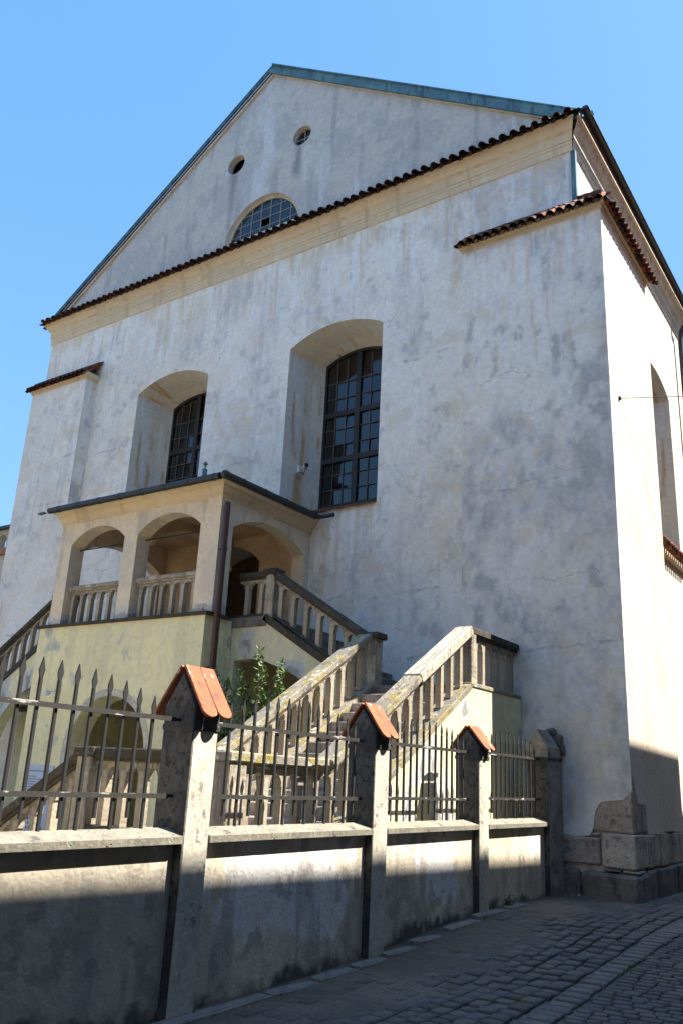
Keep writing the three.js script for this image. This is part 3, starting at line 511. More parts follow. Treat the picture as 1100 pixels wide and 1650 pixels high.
// A, B: foot of the balusters at both ends; top of the rail is h above
function balustrade(parent, A, B, { h = 0.9, sp = 0.29, railMat = M.darkRail, rail = 0.25, plain = false, curb = 0.06, m = M.baluster, ext = [0, 0], railH = 0.11, name = 'balustrade' } = {}) {
  const g = part(name, parent), dx = B[0] - A[0], dz = B[2] - A[2], L = Math.hypot(dx, dz), sl = (B[1] - A[1]) / L, n = Math.max(1, Math.round(L / sp)), s = L / n / 2, w = 0.044, ry = Math.atan2(-dz, dx);
  const up = (P, v) => [P[0], P[1] + v, P[2]], cs = Math.cos(Math.atan(sl)), E = (P, k) => [P[0] + dx / L * k, P[1] + sl * k, P[2] + dz / L * k];
  const hv = railH / cs, H = h - hv - (plain ? 0 : 0.035);
  mesh('handrail', [cbar(up(E(A, -ext[0]), h - hv / 2), up(E(B, ext[1]), h - hv / 2), rail, railH, 0.015), ...(plain ? [] : [cbar(up(A, h - hv - 0.015), up(B, h - hv - 0.015), rail * 0.72, 0.045, 0.008)])], railMat, g);
  if (curb) mesh('curb', cbar(up(A, curb / 2 - 0.001), up(B, curb / 2 - 0.001), 0.2, curb, 0.01), M.darkRail, g);
  let pts;
  if (plain) pts = [[-0.045, 0.02], [0.045, 0.02], [0.045, H], [-0.045, H]];
  else {
    const c = 0.014, r = s - w - c, a = r + 0.05, y = H - a; pts = [[-w, 0.02], [w, 0.02], [w, y - 0.05], [w + c, y - 0.04], [w + c, y]];
    for (let i = 1; i <= 5; i++) { const t = i / 5 * Math.PI / 2; pts.push([s - r * Math.cos(t), y + r * Math.sin(t)]); }
    pts.push([s, H], [-s, H]); for (let i = 5; i >= 1; i--) { const t = i / 5 * Math.PI / 2; pts.push([-s + r * Math.cos(t), y + r * Math.sin(t)]); }
    pts.push([-w - c, y], [-w - c, y - 0.04], [-w, y - 0.05]);
  }
  const geos = [0, 1, 2, 3].map(() => worldUV(slab(pts.map(([u, v]) => [u + (v < H - 0.001 && v > 0.03 ? rr(-0.006, 0.006) : 0), v + sl * u + (v < H - 0.001 ? rr(-0.006, 0.006) : 0)]), [], plain ? 0.09 : 0.105 + rr(-0.012, 0)).translate(rr(-0.004, 0.004), 0, plain ? -0.045 : -0.05).applyMatrix4(new THREE.Matrix4().makeTranslation(0, 0, 0))));
  for (let i = 0; i < n; i++) { const t = (i + 0.5) / n, o = shared('baluster', geos[Math.floor(rnd() * 4)], m === M.baluster ? M.balusters[Math.floor(rnd() * 3)] : m, g, lerp(A[0], B[0], t), lerp(A[1], B[1], t), lerp(A[2], B[2], t)); o.rotation.y = ry; }
  return g;
}
function newel(parent, x, y0, y1, z, w = 0.22, cap = 0.32, m = M.baluster, cm = M.darkRail) {
  const g = part('newel', parent);
  mesh('post', cbx(x - w / 2, x + w / 2, y0, y1 - 0.1, z - w / 2, z + w / 2, 0.012), m, g);
  mesh('cap', cbx(x - cap / 2, x + cap / 2, y1 - 0.105, y1 + 0.005, z - cap / 2, z + cap / 2, 0.018), cm, g);
}
// ================================================================ the porch
const porch = thing('entrance_porch', 'cream arcaded porch on a pale yellow base in front of the white facade', 'porch');
{
  const C = -8.8, L = -11.26, R = -6.35, notch = (x0, x1) => arch((x0 + x1) / 2, (x1 - x0) / 2, 4.5, 6.33, 0.35, 16);
  // arcade fronts: outline runs round the openings
  const outline = [[L, 4.5], ...notch(-10.86, -9.1), ...notch(-8.7, -6.87), [R, 4.5], [R, 6.98], [L, 6.98]];
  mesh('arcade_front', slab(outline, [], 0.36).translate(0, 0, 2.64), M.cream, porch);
  const so = [[0.0, 4.5], ...arch(1.4, 1.2, 4.5, 6.3, 0.36, 18), [2.638, 4.5], [2.638, 6.98], [0.0, 6.98]];
  for (const x of [R - 0.34, L + 0.005]) mesh('arcade_side', fromZY(slab(so, [], 0.335)).translate(x, 0, 0), M.cream, porch);
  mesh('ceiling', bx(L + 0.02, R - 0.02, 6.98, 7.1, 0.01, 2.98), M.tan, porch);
  mesh('inner_plaster', slab([[L + 0.35, 4.45], [R - 0.35, 4.45], [R - 0.35, 6.975], [L + 0.35, 6.975]], [arch(C, 1.01, 4.46, 6.35, 0.45, 16)], 0.02).translate(0, 0, 0.001), M.tan, porch); // darker tan wall inside the porch
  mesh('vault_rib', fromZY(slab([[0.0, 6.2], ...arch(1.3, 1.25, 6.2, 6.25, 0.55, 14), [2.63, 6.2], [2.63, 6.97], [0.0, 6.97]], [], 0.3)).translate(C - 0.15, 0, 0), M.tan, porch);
  const rev = (p) => p;
  const prof = [[0, 6.84], [0.04, 6.86], [0.04, 6.93], [0.06, 6.95], [0.11, 7.02], [0.12, 7.06], [0.2, 7.11], [0.2, 7.17], [0, 7.18]];
  const ring = [[L, 0.01, -1, 0], [L, 3.0, -1, 1], [R, 3.0, 1, 1], [R, 0.01, 1, 0]];
  mesh('cornice', sweep(prof, ring), M.ochre, porch);
  mesh('eave_board', sweep([[0.19, 7.165], [0.27, 7.175], [0.27, 7.2], [0.0, 7.21]], ring), M.gutter, porch);
  const e = 0.28, yr = 7.22, rp = [];
  const A = [L - e, yr, 3 + e], B = [R + e, yr, 3 + e], D = [R + e, yr, 0.02], F = [L - e, yr, 0.02], G = [L + 1.6, 7.95, 0.02], H = [R - 1.6, 7.95, 0.02];
  quad(rp, A, B, H, G); rp.push(B, D, H, A, G, F);
  mesh('roof', tris(rp), M.sheetRoof, porch);
  const gy = 7.13, gr = 0.072, gx = R + e + 0.05, gz = 3 + e + 0.05, gu = part('gutter', porch);
  const half = (len) => new THREE.CylinderGeometry(gr, gr, len, 14, 1, false);
  mesh('channel', half(gx - L + 0.02).rotateZ(Math.PI / 2).translate((gx + L - 0.28) / 2, gy, gz), M.gutter, gu);
  mesh('channel', half(gz - 0.3).rotateX(Math.PI / 2).translate(gx, gy + 0.01, (gz + 0.3) / 2), M.gutter, gu);
  mesh('corner_piece', new THREE.SphereGeometry(0.09, 12, 8).translate(gx, gy + 0.005, gz), M.gutter, gu);
  mesh('outlet', tube([[gx, gy, 0.3], [gx + 0.08, gy + 0.03, 0.16], [gx + 0.35, gy + 0.06, 0.1]], 0.05, 12), M.gutter, gu);
  mesh('end_piece', cbar([L - 0.3, gy - 0.02, gz], [L - 0.5, gy - 0.04, gz + 0.02], 0.12, 0.03), M.copper, gu);
  for (let i = 0; i < 8; i++) mesh('joint', new THREE.CylinderGeometry(gr + 0.008, gr + 0.008, 0.03, 14).rotateZ(Math.PI / 2).translate(L + 0.2 + i * 0.68, gy, gz), M.gutter, gu);
  for (let i = 0; i < 4; i++) mesh('joint', new THREE.CylinderGeometry(gr + 0.008, gr + 0.008, 0.03, 14).rotateX(Math.PI / 2).translate(gx, gy + 0.01, 0.7 + i * 0.7), M.gutter, gu);
  mesh('finial', new THREE.LatheGeometry([[0.001, 0.62], [0.02, 0.6], [0.055, 0.56], [0.02, 0.51], [0.015, 0.45], [0.06, 0.43], [0.05, 0.4], [0.055, 0.3], [0.075, 0.1], [0.085, 0]].reverse().map(([x, y]) => new THREE.Vector2(x, y)), 12).translate(-7.41, 7.32, 2.5), M.copper, porch);
  const dp = part('downpipe', porch);
  mesh('pipe', new THREE.CylinderGeometry(0.064, 0.064, 7.0, 14).translate(-6.23, 3.2, 2.96), M.redPipe, dp);
  for (const y of [5.75, 4.45, 3.45, 2.2]) mesh('collar', new THREE.CylinderGeometry(0.075, 0.075, 0.05, 14).translate(-6.23, y, 2.96), M.redPipe, dp);
  for (const y of [5.75, 3.45]) mesh('bracket', bx(-6.42, -6.23, y - 0.012, y + 0.012, 2.95, 2.97), M.redPipe, dp);
  for (const [x0, x1] of [[-10.86, -9.1], [-8.7, -6.87]]) mesh('tie_rod', bar([x0, 6.26, 2.75], [x1, 6.26, 2.75], 0.02, 0.02), M.black, porch);
  // base: front with arched opening, sides, dark ledge
  const bo = arch(-8.79, 1.13, -0.4, 1.86, 1.08, 22);
  mesh('base_front', slab([[-11.39, -0.4], [-6.41, -0.4], [-6.41, 4.43], [-11.39, 4.43]], [bo.map(([x, y]) => [x, Math.max(y, -0.39)])], 0.5).translate(0, 0, 2.6), M.yellow, porch);
  mesh('base_side', [bx(-6.8, -6.412, -0.4, 4.43, 0.01, 2.598), bx(-11.388, -11.0, -0.4, 4.43, 0.01, 2.598), bx(-10.99, -6.81, -0.4, 4.3, 0.01, 0.2)], M.yellow, porch);
  mesh('floor', [bx(-11.3, -6.5, 4.3, 4.49, 0.02, 2.63)], M.darkStone, porch);
  const ro = arch(-8.79, 1.27, 0.2, 1.86, 1.22, 22), ri = arch(-8.79, 1.135, 0.2, 1.86, 1.085, 22);
  mesh('arch_band', slab([...ro, ...[...ri].reverse()], [], 0.012).translate(0, 0, 3.1), M.concrete, porch);
  mesh('ledge', [cbx(-11.5, -6.33, 4.432, 4.498, 2.5, 3.16, 0.012)], M.darkRail, porch);
  // patch of bare masonry at the foot of the corner pillar
  const pm = part('exposed_masonry', porch);
  for (const [x0, x1, y0, y1, z0, z1] of [[-6.88, -6.6, 4.5, 4.6, 2.9, 3.02], [-6.59, -6.33, 4.5, 4.63, 2.8, 3.03], [-6.8, -6.5, 4.61, 4.68, 2.9, 3.012], [-9.0, -8.72, 4.5, 4.58, 2.9, 3.015]]) mesh('stone', cbx(x0, x1, y0, y1, z0, z1, 0.015, 0.008), M.stone, pm);
  for (const [x0, x1] of [[-10.86, -9.1], [-8.7, -6.87]]) balustrade(porch, [x0, 4.5, 2.82], [x1, 4.5, 2.82], { h: 0.88, railMat: M.baluster, rail: 0.24, curb: 0.05, sp: 0.31, railH: 0.09 });
}
// ================================================================ the right-hand staircase: three flights
const stairs = thing('stone_staircase', 'stone staircase with arched balustrades winding down right of the porch to the fence', 'staircase');
{
  const ZF = 2.3, y1 = 4.5, y2 = 3.1, y3 = 0.9;
  // upper flight along the facade: outer wall with a rampant arch under it
  const rise = [[-6.3, -0.38], [-6.3, 3.66], [-5.9, 3.69], [-5.6, 3.65], [-5.0, 3.44], [-4.45, 3.16], [-4.1, 2.9], [-3.75, 2.5], [-3.5, 1.9], [-3.42, 1.2], [-3.42, -0.38]];
  mesh('flight_wall', slab([[-6.405, -0.4], [-3.02, -0.4], [-3.02, 3.02], [-3.25, 3.02], [-5.5, 4.42], [-6.405, 4.42]], [rise], 0.3).translate(0, 0, ZF - 0.3), M.flight, stairs);
  mesh('back_wall', slab([[-6.4, -0.4], [-3.1, -0.4], [-3.1, 2.7], [-5.5, 4.1], [-6.4, 4.2]], [], 0.14).translate(0, 0, 0.01), M.yellow, stairs);
  mesh('landing', [cbx(-6.6, -5.55, 4.3, 4.5, 0.02, ZF + 0.03, 0.015)], M.darkStone, stairs);
  for (let i = 0; i < 8; i++) { const x = -5.6 + i * 0.295, y = y1 - (i + 1) * 0.175; mesh('step', cbx(x, x + 0.33, y - 0.3, y, 0.02, ZF - 0.02, 0.015), M.darkStone, stairs); }
  mesh('landing', [cbx(-3.25, -1.47, 2.92, y2, 0.02, ZF + 0.2, 0.015)], M.darkStone, stairs);
  mesh('string', cbar([-5.62, y1 - 0.02, ZF - 0.1], [-3.12, y2 - 0.12, ZF - 0.1], 0.26, 0.14), M.darkRail, stairs);
  balustrade(stairs, [-6.36, y1, ZF - 0.12], [-5.62, y1, ZF - 0.12], { sp: 0.3 });
  newel(stairs, -5.55, y1 - 0.1, y1 + 0.93, ZF - 0.12);
  balustrade(stairs, [-5.46, y1 + 0.0, ZF - 0.12], [-3.3, y2 + 0.05, ZF - 0.12], { sp: 0.29, curb: 0.05 });
  newel(stairs, -3.15, y2 - 0.1, y2 + 0.93, ZF - 0.05, 0.24, 0.36);
  // middle flight towards the street
  const zA = 2.5, zB = 6.15, N = 13;
  for (let i = 0; i < N; i++) { const y = y2 - (i + 1) * (y2 - y3) / N, z = zA + i * (zB - zA) / N; mesh('step', cbx(-3.02, -1.44, y - 0.2, y, z - 0.02, z + 0.305, 0.014), M.step, stairs); }
  const wallR = [[0.44, -0.4], [7.95, -0.4], [7.95, 0.86], [6.15, 0.86], [2.5, 3.06], [0.44, 3.06]];
  mesh('flight_wall', fromZY(slab(wallR, [arch(1.0, 0.58, -0.38, 1.7, 0.66, 16)], 0.28)).translate(-1.46, 0, 0), M.flight, stairs);
  mesh('flight_wall', fromZY(slab([[2.32, -0.4], [7.0, -0.4], [7.0, 0.86], [6.15, 0.86], [2.5, 3.06], [2.32, 3.06]], [arch(4.3, 0.9, -0.38, 0.3, 0.8, 16)], 0.26)).translate(-3.29, 0, 0), M.flight, stairs);
  mesh('curb', cbar([-1.32, y2 - 0.01, 0.5], [-1.32, y2 - 0.01, 2.5], 0.32, 0.07), M.rail, stairs);
  mesh('curb', cbar([-1.32, y2 - 0.03, 2.45], [-1.32, y3 + 0.0, 6.1], 0.32, 0.1), M.rail, stairs);
  mesh('curb', cbar([-3.16, y2 - 0.03, 2.45], [-3.16, y3 + 0.0, 6.15], 0.32, 0.1), M.rail, stairs);
  balustrade(stairs, [-3.16, y2 + 0.0, 2.5], [-3.16, y3, zB], { railMat: M.rail, curb: 0, sp: 0.285, rail: 0.27 });
  newel(stairs, -3.16, y3 - 0.2, y3 + 0.93, zB + 0.1, 0.24, 0.36);
  // right hand side: bleached wooden top length with plain posts, mossy stone below
  const zm = 4.05, ym = lerp(y2, y3, (zm - zA) / (zB - zA));
  balustrade(stairs, [-1.32, y2 + 0.02, zA - 0.05], [-1.32, ym + 0.02, zm], { railMat: M.wood, plain: true, curb: 0, sp: 0.31, rail: 0.3, railH: 0.15, m: M.baluster, ext: [0.05, 0.02], name: 'wooden_balustrade' });
  balustrade(stairs, [-1.32, ym, zm], [-1.32, y3, zB], { railMat: M.rail, curb: 0, sp: 0.29, rail: 0.28 });
  const nw = part('newel', stairs); mesh('post', cbx(-1.42, -1.2, y2, y2 + 0.84, 2.22, 2.4, 0.012), M.baluster, nw);
  balustrade(stairs, [-1.32, y2 + 0.02, 0.46], [-1.32, y2 + 0.02, 2.24], { sp: 0.3, rail: 0.26, curb: 0, ext: [0, 0.15] });
  // bottom landing with its corner and the last flight to the left
  mesh('landing', [cbx(-3.5, -1.46, y3 - 0.25, y3, 6.12, 7.95, 0.015)], M.step, stairs);
  mesh('flight_wall', [bx(-3.5, -1.465, -0.4, y3 - 0.26, 7.67, 7.94)], M.flight, stairs);
  balustrade(stairs, [-1.32, y3, 6.2], [-1.32, y3, 7.72], { railMat: M.rail, sp: 0.3, rail: 0.26 });
  newel(stairs, -1.32, y3 - 0.3, y3 + 0.9, 7.85, 0.28, 0.34, M.baluster, M.rail);
  balustrade(stairs, [-3.3, y3, 7.83], [-1.48, y3, 7.83], { sp: 0.3, railMat: M.darkRail });
  newel(stairs, -3.43, y3 - 0.3, y3 + 0.9, 7.83, 0.26, 0.34);
  balustrade(stairs, [-5.1, -0.02, 7.83], [-3.55, y3 - 0.03, 7.83], { sp: 0.3 });
  newel(stairs, -5.2, -0.3, 0.92, 7.83, 0.26, 0.34);
  for (let i = 0; i < 5; i++) { const x = -3.5 - i * 0.31, y = y3 - (i + 1) * 0.18; mesh('step', cbx(x - 0.33, x, y - 0.3, y, 6.2, 7.7, 0.014), M.step, stairs); }
}
// ================================================================ the left-hand staircase, upper flight only in view
const stairsL = thing('stone_staircase', 'stone flight with dark balustrade running down left of the porch', 'staircase');
{
  const ZF = 2.3, mx = (x) => -17.6 - x, y1 = 4.5, y2 = 3.1;
  const rise = [[-6.3, -0.38], [-6.3, 3.3], [-5.9, 3.45], [-5.4, 3.4], [-4.9, 3.2], [-4.4, 2.9], [-4.0, 2.5], [-3.7, 1.9], [-3.6, 1.2], [-3.6, -0.38]].map(([x, y]) => [mx(x), y]).reverse();
  mesh('flight_wall', slab([[-6.215, -0.4], [-3.02, -0.4], [-3.02, 3.02], [-3.25, 3.02], [-5.5, 4.42], [-6.215, 4.42]].map(([x, y]) => [mx(x), y]).reverse(), [rise], 0.3).translate(0, 0, ZF - 0.3), M.flight, stairsL);
  mesh('back_wall', slab([[-3.1, -0.4], [-3.1, 2.7], [-5.5, 4.1], [-6.2, 4.2], [-6.2, -0.4]].map(([x, y]) => [mx(x), y]), [], 0.2).translate(0, 0, 0.9), M.yellow, stairsL);
  for (let i = 0; i < 8; i++) { const x = mx(-5.6 + i * 0.295), y = y1 - (i + 1) * 0.175; mesh('step', cbx(x - 0.33, x, y - 0.3, y, 0.44, ZF - 0.02, 0.015), M.darkStone, stairsL); }
  mesh('landing', [cbx(mx(-5.55), mx(-6.3), 4.3, 4.5, 0.44, ZF + 0.03, 0.015)], M.darkStone, stairsL);
  mesh('landing', [cbx(mx(-1.2), mx(-3.2), 2.92, y2, 0.44, ZF + 0.1, 0.015)], M.darkStone, stairsL);
  mesh('string', cbar([mx(-5.62), y1 - 0.02, ZF - 0.1], [mx(-3.12), y2 - 0.12, ZF - 0.1], 0.26, 0.14), M.darkRail, stairsL);
  balustrade(stairsL, [mx(-5.62), y1, ZF - 0.12], [mx(-6.25), y1, ZF - 0.12], { sp: 0.3 });
  newel(stairsL, mx(-5.55), y1 - 0.1, y1 + 0.93, ZF - 0.12);
  balustrade(stairsL, [mx(-3.3), y2 + 0.05, ZF - 0.12], [mx(-5.46), y1, ZF - 0.12], { sp: 0.29, curb: 0.05 });
  newel(stairsL, mx(-3.15), y2 - 0.1, y2 + 0.93, ZF - 0.05, 0.24, 0.36);
}
// ================================================================ street fence: wall, pillars, iron railings
const G = (z) => -0.235 * sst(2.6, 7.6, z) - 0.012 * Math.max(0, z - 7);   // the street falls a little towards the viewer
const PZ = [9.12, 6.20, 3.50, 0.78], PX0 = -0.84, PX1 = -0.483;
const pillarLabels = ['large fence pillar nearest the viewer, capped with two orange tiles', 'fence pillar with orange tile cap, second from the viewer, in front of the middle stair flight', 'smaller tiled fence pillar in front of the yellow stair wall', 'last fence pillar, bare broken cap, against the white buttress'];
PZ.forEach((z, i) => {
  const cs = [1, 0.9, 0.8, 1][i], p = thing('fence_pillar', pillarLabels[i], 'pillar', 'pillars of the street fence'), last = i === 3, h = last ? 0.33 : 0.16, z0 = z - h + (last ? 0.0 : 0), z1 = z + h - (last ? 0.03 : 0), yn = 1.965 + (last ? 0.1 : 0), xc = (PX0 + PX1) / 2;
  mesh('shaft', chamfer(PX1 - PX0, yn + 0.8, z1 - z0 - 0.01, 0.012, 0.003).translate(xc, (yn - 0.8) / 2, (z0 + z1) / 2), last ? M.step : M.concrete, p);
  mesh('dark_face', chamfer(PX1 - PX0 - 0.004, yn + 0.79, 0.012, 0.004).translate(xc, (yn - 0.8) / 2, z1 - 0.003), M.darkRender, p); // thin dark sheet with black lichen specks on the side facing the viewer
  const ya = yn + 0.49 * cs, hw = (PX1 - PX0) / 2 + 0.004, cap = [[-hw, 0], [hw, 0], [hw, 0.16 * cs], [0.0, 0.45 * cs], [-hw, 0.16 * cs]];
  mesh('cap', slab(cap, [], z1 - z0 - 0.01, 0.01).translate(xc, yn, z0 + 0.005), last ? M.step : M.darkRender, p);
  mesh('neck_band', cbx(PX0 - 0.012, PX1 + 0.012, yn - 0.045, yn + 0.012, z0 - (last ? 0 : 0.012), z1 + 0.012, 0.01), M.darkRender, p);
  if (!last) for (const s of [1, -1]) for (const k of [0, 1]) {
    const w = 0.178 * (cs + 1) / 2, len = 0.53 * cs, t = 0.018, out = [[-w / 2, 0], [w / 2, 0], [w / 2, -len + 0.07]];
    for (let a = 1; a < 8; a++) out.push([w / 2 * Math.cos(a / 8 * Math.PI), -len + 0.07 - 0.07 * Math.sin(a / 8 * Math.PI)]); out.push([-w / 2, -len + 0.07]);
    const ang = Math.atan2(0.42 * cs, 0.28), g = slab(out, [], t, 0.003);
    // lay the tile along the slope: local -y runs down towards s*x, local x along z
    const dn = new THREE.Vector3(s * Math.cos(ang), -Math.sin(ang), 0), u = new THREE.Vector3(0, 0, -s), up = dn.clone().negate(), n = new THREE.Vector3().crossVectors(u, up);
    g.applyMatrix4(new THREE.Matrix4().makeBasis(u, up, n)).rotateX(rr(-0.01, 0.01)).translate(xc + n.x * 0.01 + s * 0.004, ya + 0.008 + n.y * 0.012 + rr(-0.004, 0.004), z + (k - 0.5) * (w + 0.004));
    mesh('roof_tile', g, M.clay, p);
  } else {
    for (const [x, y, zz, sx, sy] of [[xc + 0.02, yn + 0.43, 0.47, 0.2, 0.12], [xc + 0.15, yn + 0.3, 0.46, 0.16, 0.2], [xc + 0.22, yn + 0.14, 0.455, 0.1, 0.18]]) mesh('mortar_lump', chamfer(sx, sy, 0.12, 0.03, 0.03).translate(x, y, zz + 0.02), M.darkStone, p);
  }
});
const bays = [[12.04, PZ[0] + 0.16, 14], [PZ[0] - 0.16, PZ[1] + 0.16, 14], [PZ[1] - 0.16, PZ[2] + 0.16, 14], [PZ[2] - 0.16, PZ[3] + 0.3, 13]];
const wallLabels = ['low fence wall at the left edge, dull grey plaster with concrete coping', 'low fence wall between the two nearest pillars, flaking white patches', 'low fence wall with whitewash streaks between second and third pillars', 'short low fence wall beside the white buttress'];
const ironLabels = ['black spiked iron railing at the left edge before the yellow porch base', 'black spiked iron railing between the two nearest tiled pillars', 'black spiked iron railing in front of the yellow stair wall', 'black spiked iron railing next to the white buttress'];
bays.forEach(([zn, zf, n], b) => {
  const w = thing('fence_wall', wallLabels[b], 'wall', 'low walls of the street fence');
  mesh('panel', bx(-0.78, -0.571, -0.8, 1.02, zf + 0.002, zn - 0.002), M.fence, w);
  const cp = [[-0.82, 0.99], [-0.478, 1.02], [-0.474, 1.075], [-0.66, 1.135], [-0.82, 1.12]], L = zn - zf - 0.004;
  mesh('coping', slab(cp, [], L).translate(0, 0, zf + 0.002), M.coping, w);
  const r = thing('iron_railing', ironLabels[b], 'railing', 'iron railings of the street fence'), X = -0.655, y0 = b === 3 ? 0.03 : b === 2 ? 0.01 : 0;
  const zc = (zn + zf) / 2;
  for (const y of [2.005 + y0, 1.383 + y0]) {
    mesh('rail', bx(X + 0.016, X + 0.03, y - 0.019, y + 0.019, zf + (b === 3 ? -0.0 : 0.07), zn - 0.07), M.iron, r);
    for (const [za, zb] of [[zf - 0.05, zf + 0.09], [zn - 0.09, zn + 0.05]]) mesh('bracket', bx(X + 0.0, X + 0.016, y - 0.012, y + 0.012, za, zb), M.black, r);
  }
  const pitch = b === 0 ? 0.164 : (zn - zf - 0.14) / n, tipShape = [[-0.014, 0], [-0.026, 0.055], [0, 0.15], [0.026, 0.055], [0.014, 0]];
  const tip = worldUV(fromZY(slab(tipShape, [], 0.012)).translate(-0.006, 0, 0)), shafts = {};
  for (let i = 0; i < n; i++) {
    const z = zc + (i - (n - 1) / 2) * pitch, u = Math.abs(i - (n - 1) / 2) / ((n - 1) / 2), yt = 2.345 + y0 * 1.5 - 0.165 * u * u, long = i % 2 === (b ? 1 : 0), yb = long ? 1.1 : 1.215;
    const key = (yt - 0.15 - yb).toFixed(3); shafts[key] ??= worldUV(new THREE.BoxGeometry(0.023, +key, 0.023).translate(0, +key / 2, 0));
    const br = new THREE.Mesh(shafts[key], M.bar); br.name = 'bar'; br.castShadow = br.receiveShadow = true; br.position.set(X, yb, z); br.rotation.set(rr(-0.006, 0.006), 0, rr(-0.005, 0.005)); r.add(br);
    shared('spear_tip', tip, M.bar, br, 0, +key, 0);
  }
});
// ================================================================ ground and paving
{
  const g = new THREE.PlaneGeometry(300, 300, 150, 150).rotateX(-Math.PI / 2), p = g.attributes.position;
  // a fine sheet near the street, coarse beyond
  const near = new THREE.PlaneGeometry(5.2, 26, 104, 260).rotateX(-Math.PI / 2).translate(2.0, 0, 2), q = near.attributes.position;
  for (let i = 0; i < q.count; i++) {
    const x = q.getX(i), z = q.getZ(i); // sand fills the joints near the wall and lies lower by the drain row
    const sand = 0.5 * fbm(x * 2, z * 2, 1501, 4) + 0.5 * fbm(x * 0.7, z * 0.7, 1511, 3), fill = sst(1.15, 0.15, x - 0.9 * (sand - 0.5) - 0.35 * sst(3, 0.5, z)) * sst(-1.5, 0.3, z);
    q.setY(i, G(z) - 0.036 + 0.037 * fill * (0.5 + 0.8 * sand) + 0.004 * fbm(x * 9, z * 9, 1521, 2));
  }
  near.computeVertexNormals();
  const gm = structure('ground'); mesh('earth', near, M.dirt, gm);
  const far = []; for (const [x0, x1, z0, z1] of [[-90, -0.6, -90, 15], [4.6, 90, -90, 15], [-0.6, 4.6, -90, -11], [-90, 90, 15, 110]]) far.push([x0, x1, z0, z1]);
  const farGeo = far.map(([x0, x1, z0, z1]) => { const t = new THREE.PlaneGeometry(x1 - x0, z1 - z0, 1, 30).rotateX(-Math.PI / 2).translate((x0 + x1) / 2, 0, (z0 + z1) / 2), a = t.attributes.position; for (let i = 0; i < a.count; i++) a.setY(i, Math.max(-0.34, G(a.getZ(i))) - 0.03); t.computeVertexNormals(); return t; });
  mesh('far_ground', farGeo, M.paving, gm); mesh('yard', bx(-17, -1.2, -0.2, -0.02, 0.5, 16), M.gravel, gm);
  const tones = [[0.115, 0.108, 0.098], [0.095, 0.092, 0.086], [0.13, 0.12, 0.105], [0.105, 0.103, 0.103], [0.085, 0.082, 0.078]].map((c) => mat({ map: T.stone, color: lin(c[0] / 0.48, c[1] / 0.42, c[2] / 0.36), roughness: 0.8, ...bs }));
  const kerbTone = [[0.145, 0.138, 0.128], [0.125, 0.118, 0.11]].map((c) => mat({ map: T.stone, color: lin(c[0] / 0.48, c[1] / 0.42, c[2] / 0.36), roughness: 0.8, ...bs }));
  const variants = [0, 1, 2, 3, 4, 5].map(() => worldUV(chamferFlat()));
  function chamferFlat() { // sett with a worn, slightly domed top
    const pts = []; for (const sx of [-1, 1]) for (const sz of [-1, 1]) { const jx = rr(-0.035, 0.035), jz = rr(-0.035, 0.035); pts.push(new THREE.Vector3(sx * 0.5 + jx, -0.05, sz * 0.5 + jz), new THREE.Vector3(sx * 0.5 + jx, 0.036, sz * 0.45 + jz), new THREE.Vector3(sx * 0.45 + jx, 0.036, sz * 0.5 + jz), new THREE.Vector3(sx * 0.45 + jx, 0.047, sz * 0.45 + jz), new THREE.Vector3(sx * 0.2, 0.05, sz * 0.2)); }
    return new ConvexGeometry(pts);
  }
  // one paving structure: the nearest 300 stones are parts, the rest one joined part
  function paving(name, pieceName, stones, tn, rest) {
    const s = structure(name); stones.sort((a, b) => Math.hypot(a[0] - 4.67, a[2] - 14.6) - Math.hypot(b[0] - 4.67, b[2] - 14.6));
    const inView = stones, more = tn.map(() => []);
    inView.forEach(([x, y, z, w, d, r], i) => {
      const v = variants[Math.floor(rnd() * variants.length)], k = Math.floor(rnd() * tn.length), m4 = new THREE.Matrix4().compose(new THREE.Vector3(x, y - 0.05, z), new THREE.Quaternion().setFromEuler(new THREE.Euler(rr(-0.03, 0.03), r, rr(-0.03, 0.03))), new THREE.Vector3(w, 1, d));
      if (i < 290) { const o = new THREE.Mesh(v, tn[k]); o.name = pieceName; o.applyMatrix4(m4); o.castShadow = o.receiveShadow = true; s.add(o); } else more[k].push(v.clone().applyMatrix4(m4));
    });
    more.forEach((l, k) => { if (l.length) { const o = mesh(rest, l, tn[k], s, true); o.userData.kind = 'stuff'; } });
  }
  const kx = (z) => 1.58 + 0.05 * sst(8, 2, z) + 0.03 * Math.sin(z * 0.8), vis = (x, y, z) => z < 12.5 && z > -8;
  const verge = [], row = [], road = [], edge = [];
  let cx = -0.28;
  while (cx < 1.55) {
    const w = rr(0.14, 0.19); let z = 11 - rnd() * 0.2;
    while (z > -9) { const d = rr(0.14, 0.26), x = cx + w / 2 + 0.05 * Math.sin(z * 0.9 + cx * 3) * 0.6 + rr(-0.012, 0.012), zz = z - d / 2; if (vis(x, 0, zz) && x < kx(zz) - 0.06 && !(zz < 0.75 && x < 0.85)) verge.push([x, G(zz) + rr(-0.012, 0.006), zz, w - 0.02, d - 0.022, rr(-0.06, 0.06)]); z -= d; }
    cx += w;
  }
  for (let z = 9.5; z > -9; z -= 0.172) row.push([kx(z) + 0.125 + rr(-0.008, 0.008), G(z) + 0.002 + rr(-0.006, 0.006), z, 0.225 + rr(-0.02, 0.01), 0.158, rr(-0.04, 0.04)]);
  for (let z = 10; z > -6; z -= 0.115) { let x = kx(z) + 0.25 + rnd() * 0.06; while (x < 4.6) { const w = rr(0.12, 0.2); if (vis(x + w / 2, 0, z)) road.push([x + w / 2, G(z) + rr(-0.004, 0.004), z + rr(-0.006, 0.006), w - 0.01, 0.104, rr(-0.03, 0.03)]); x += w; } }
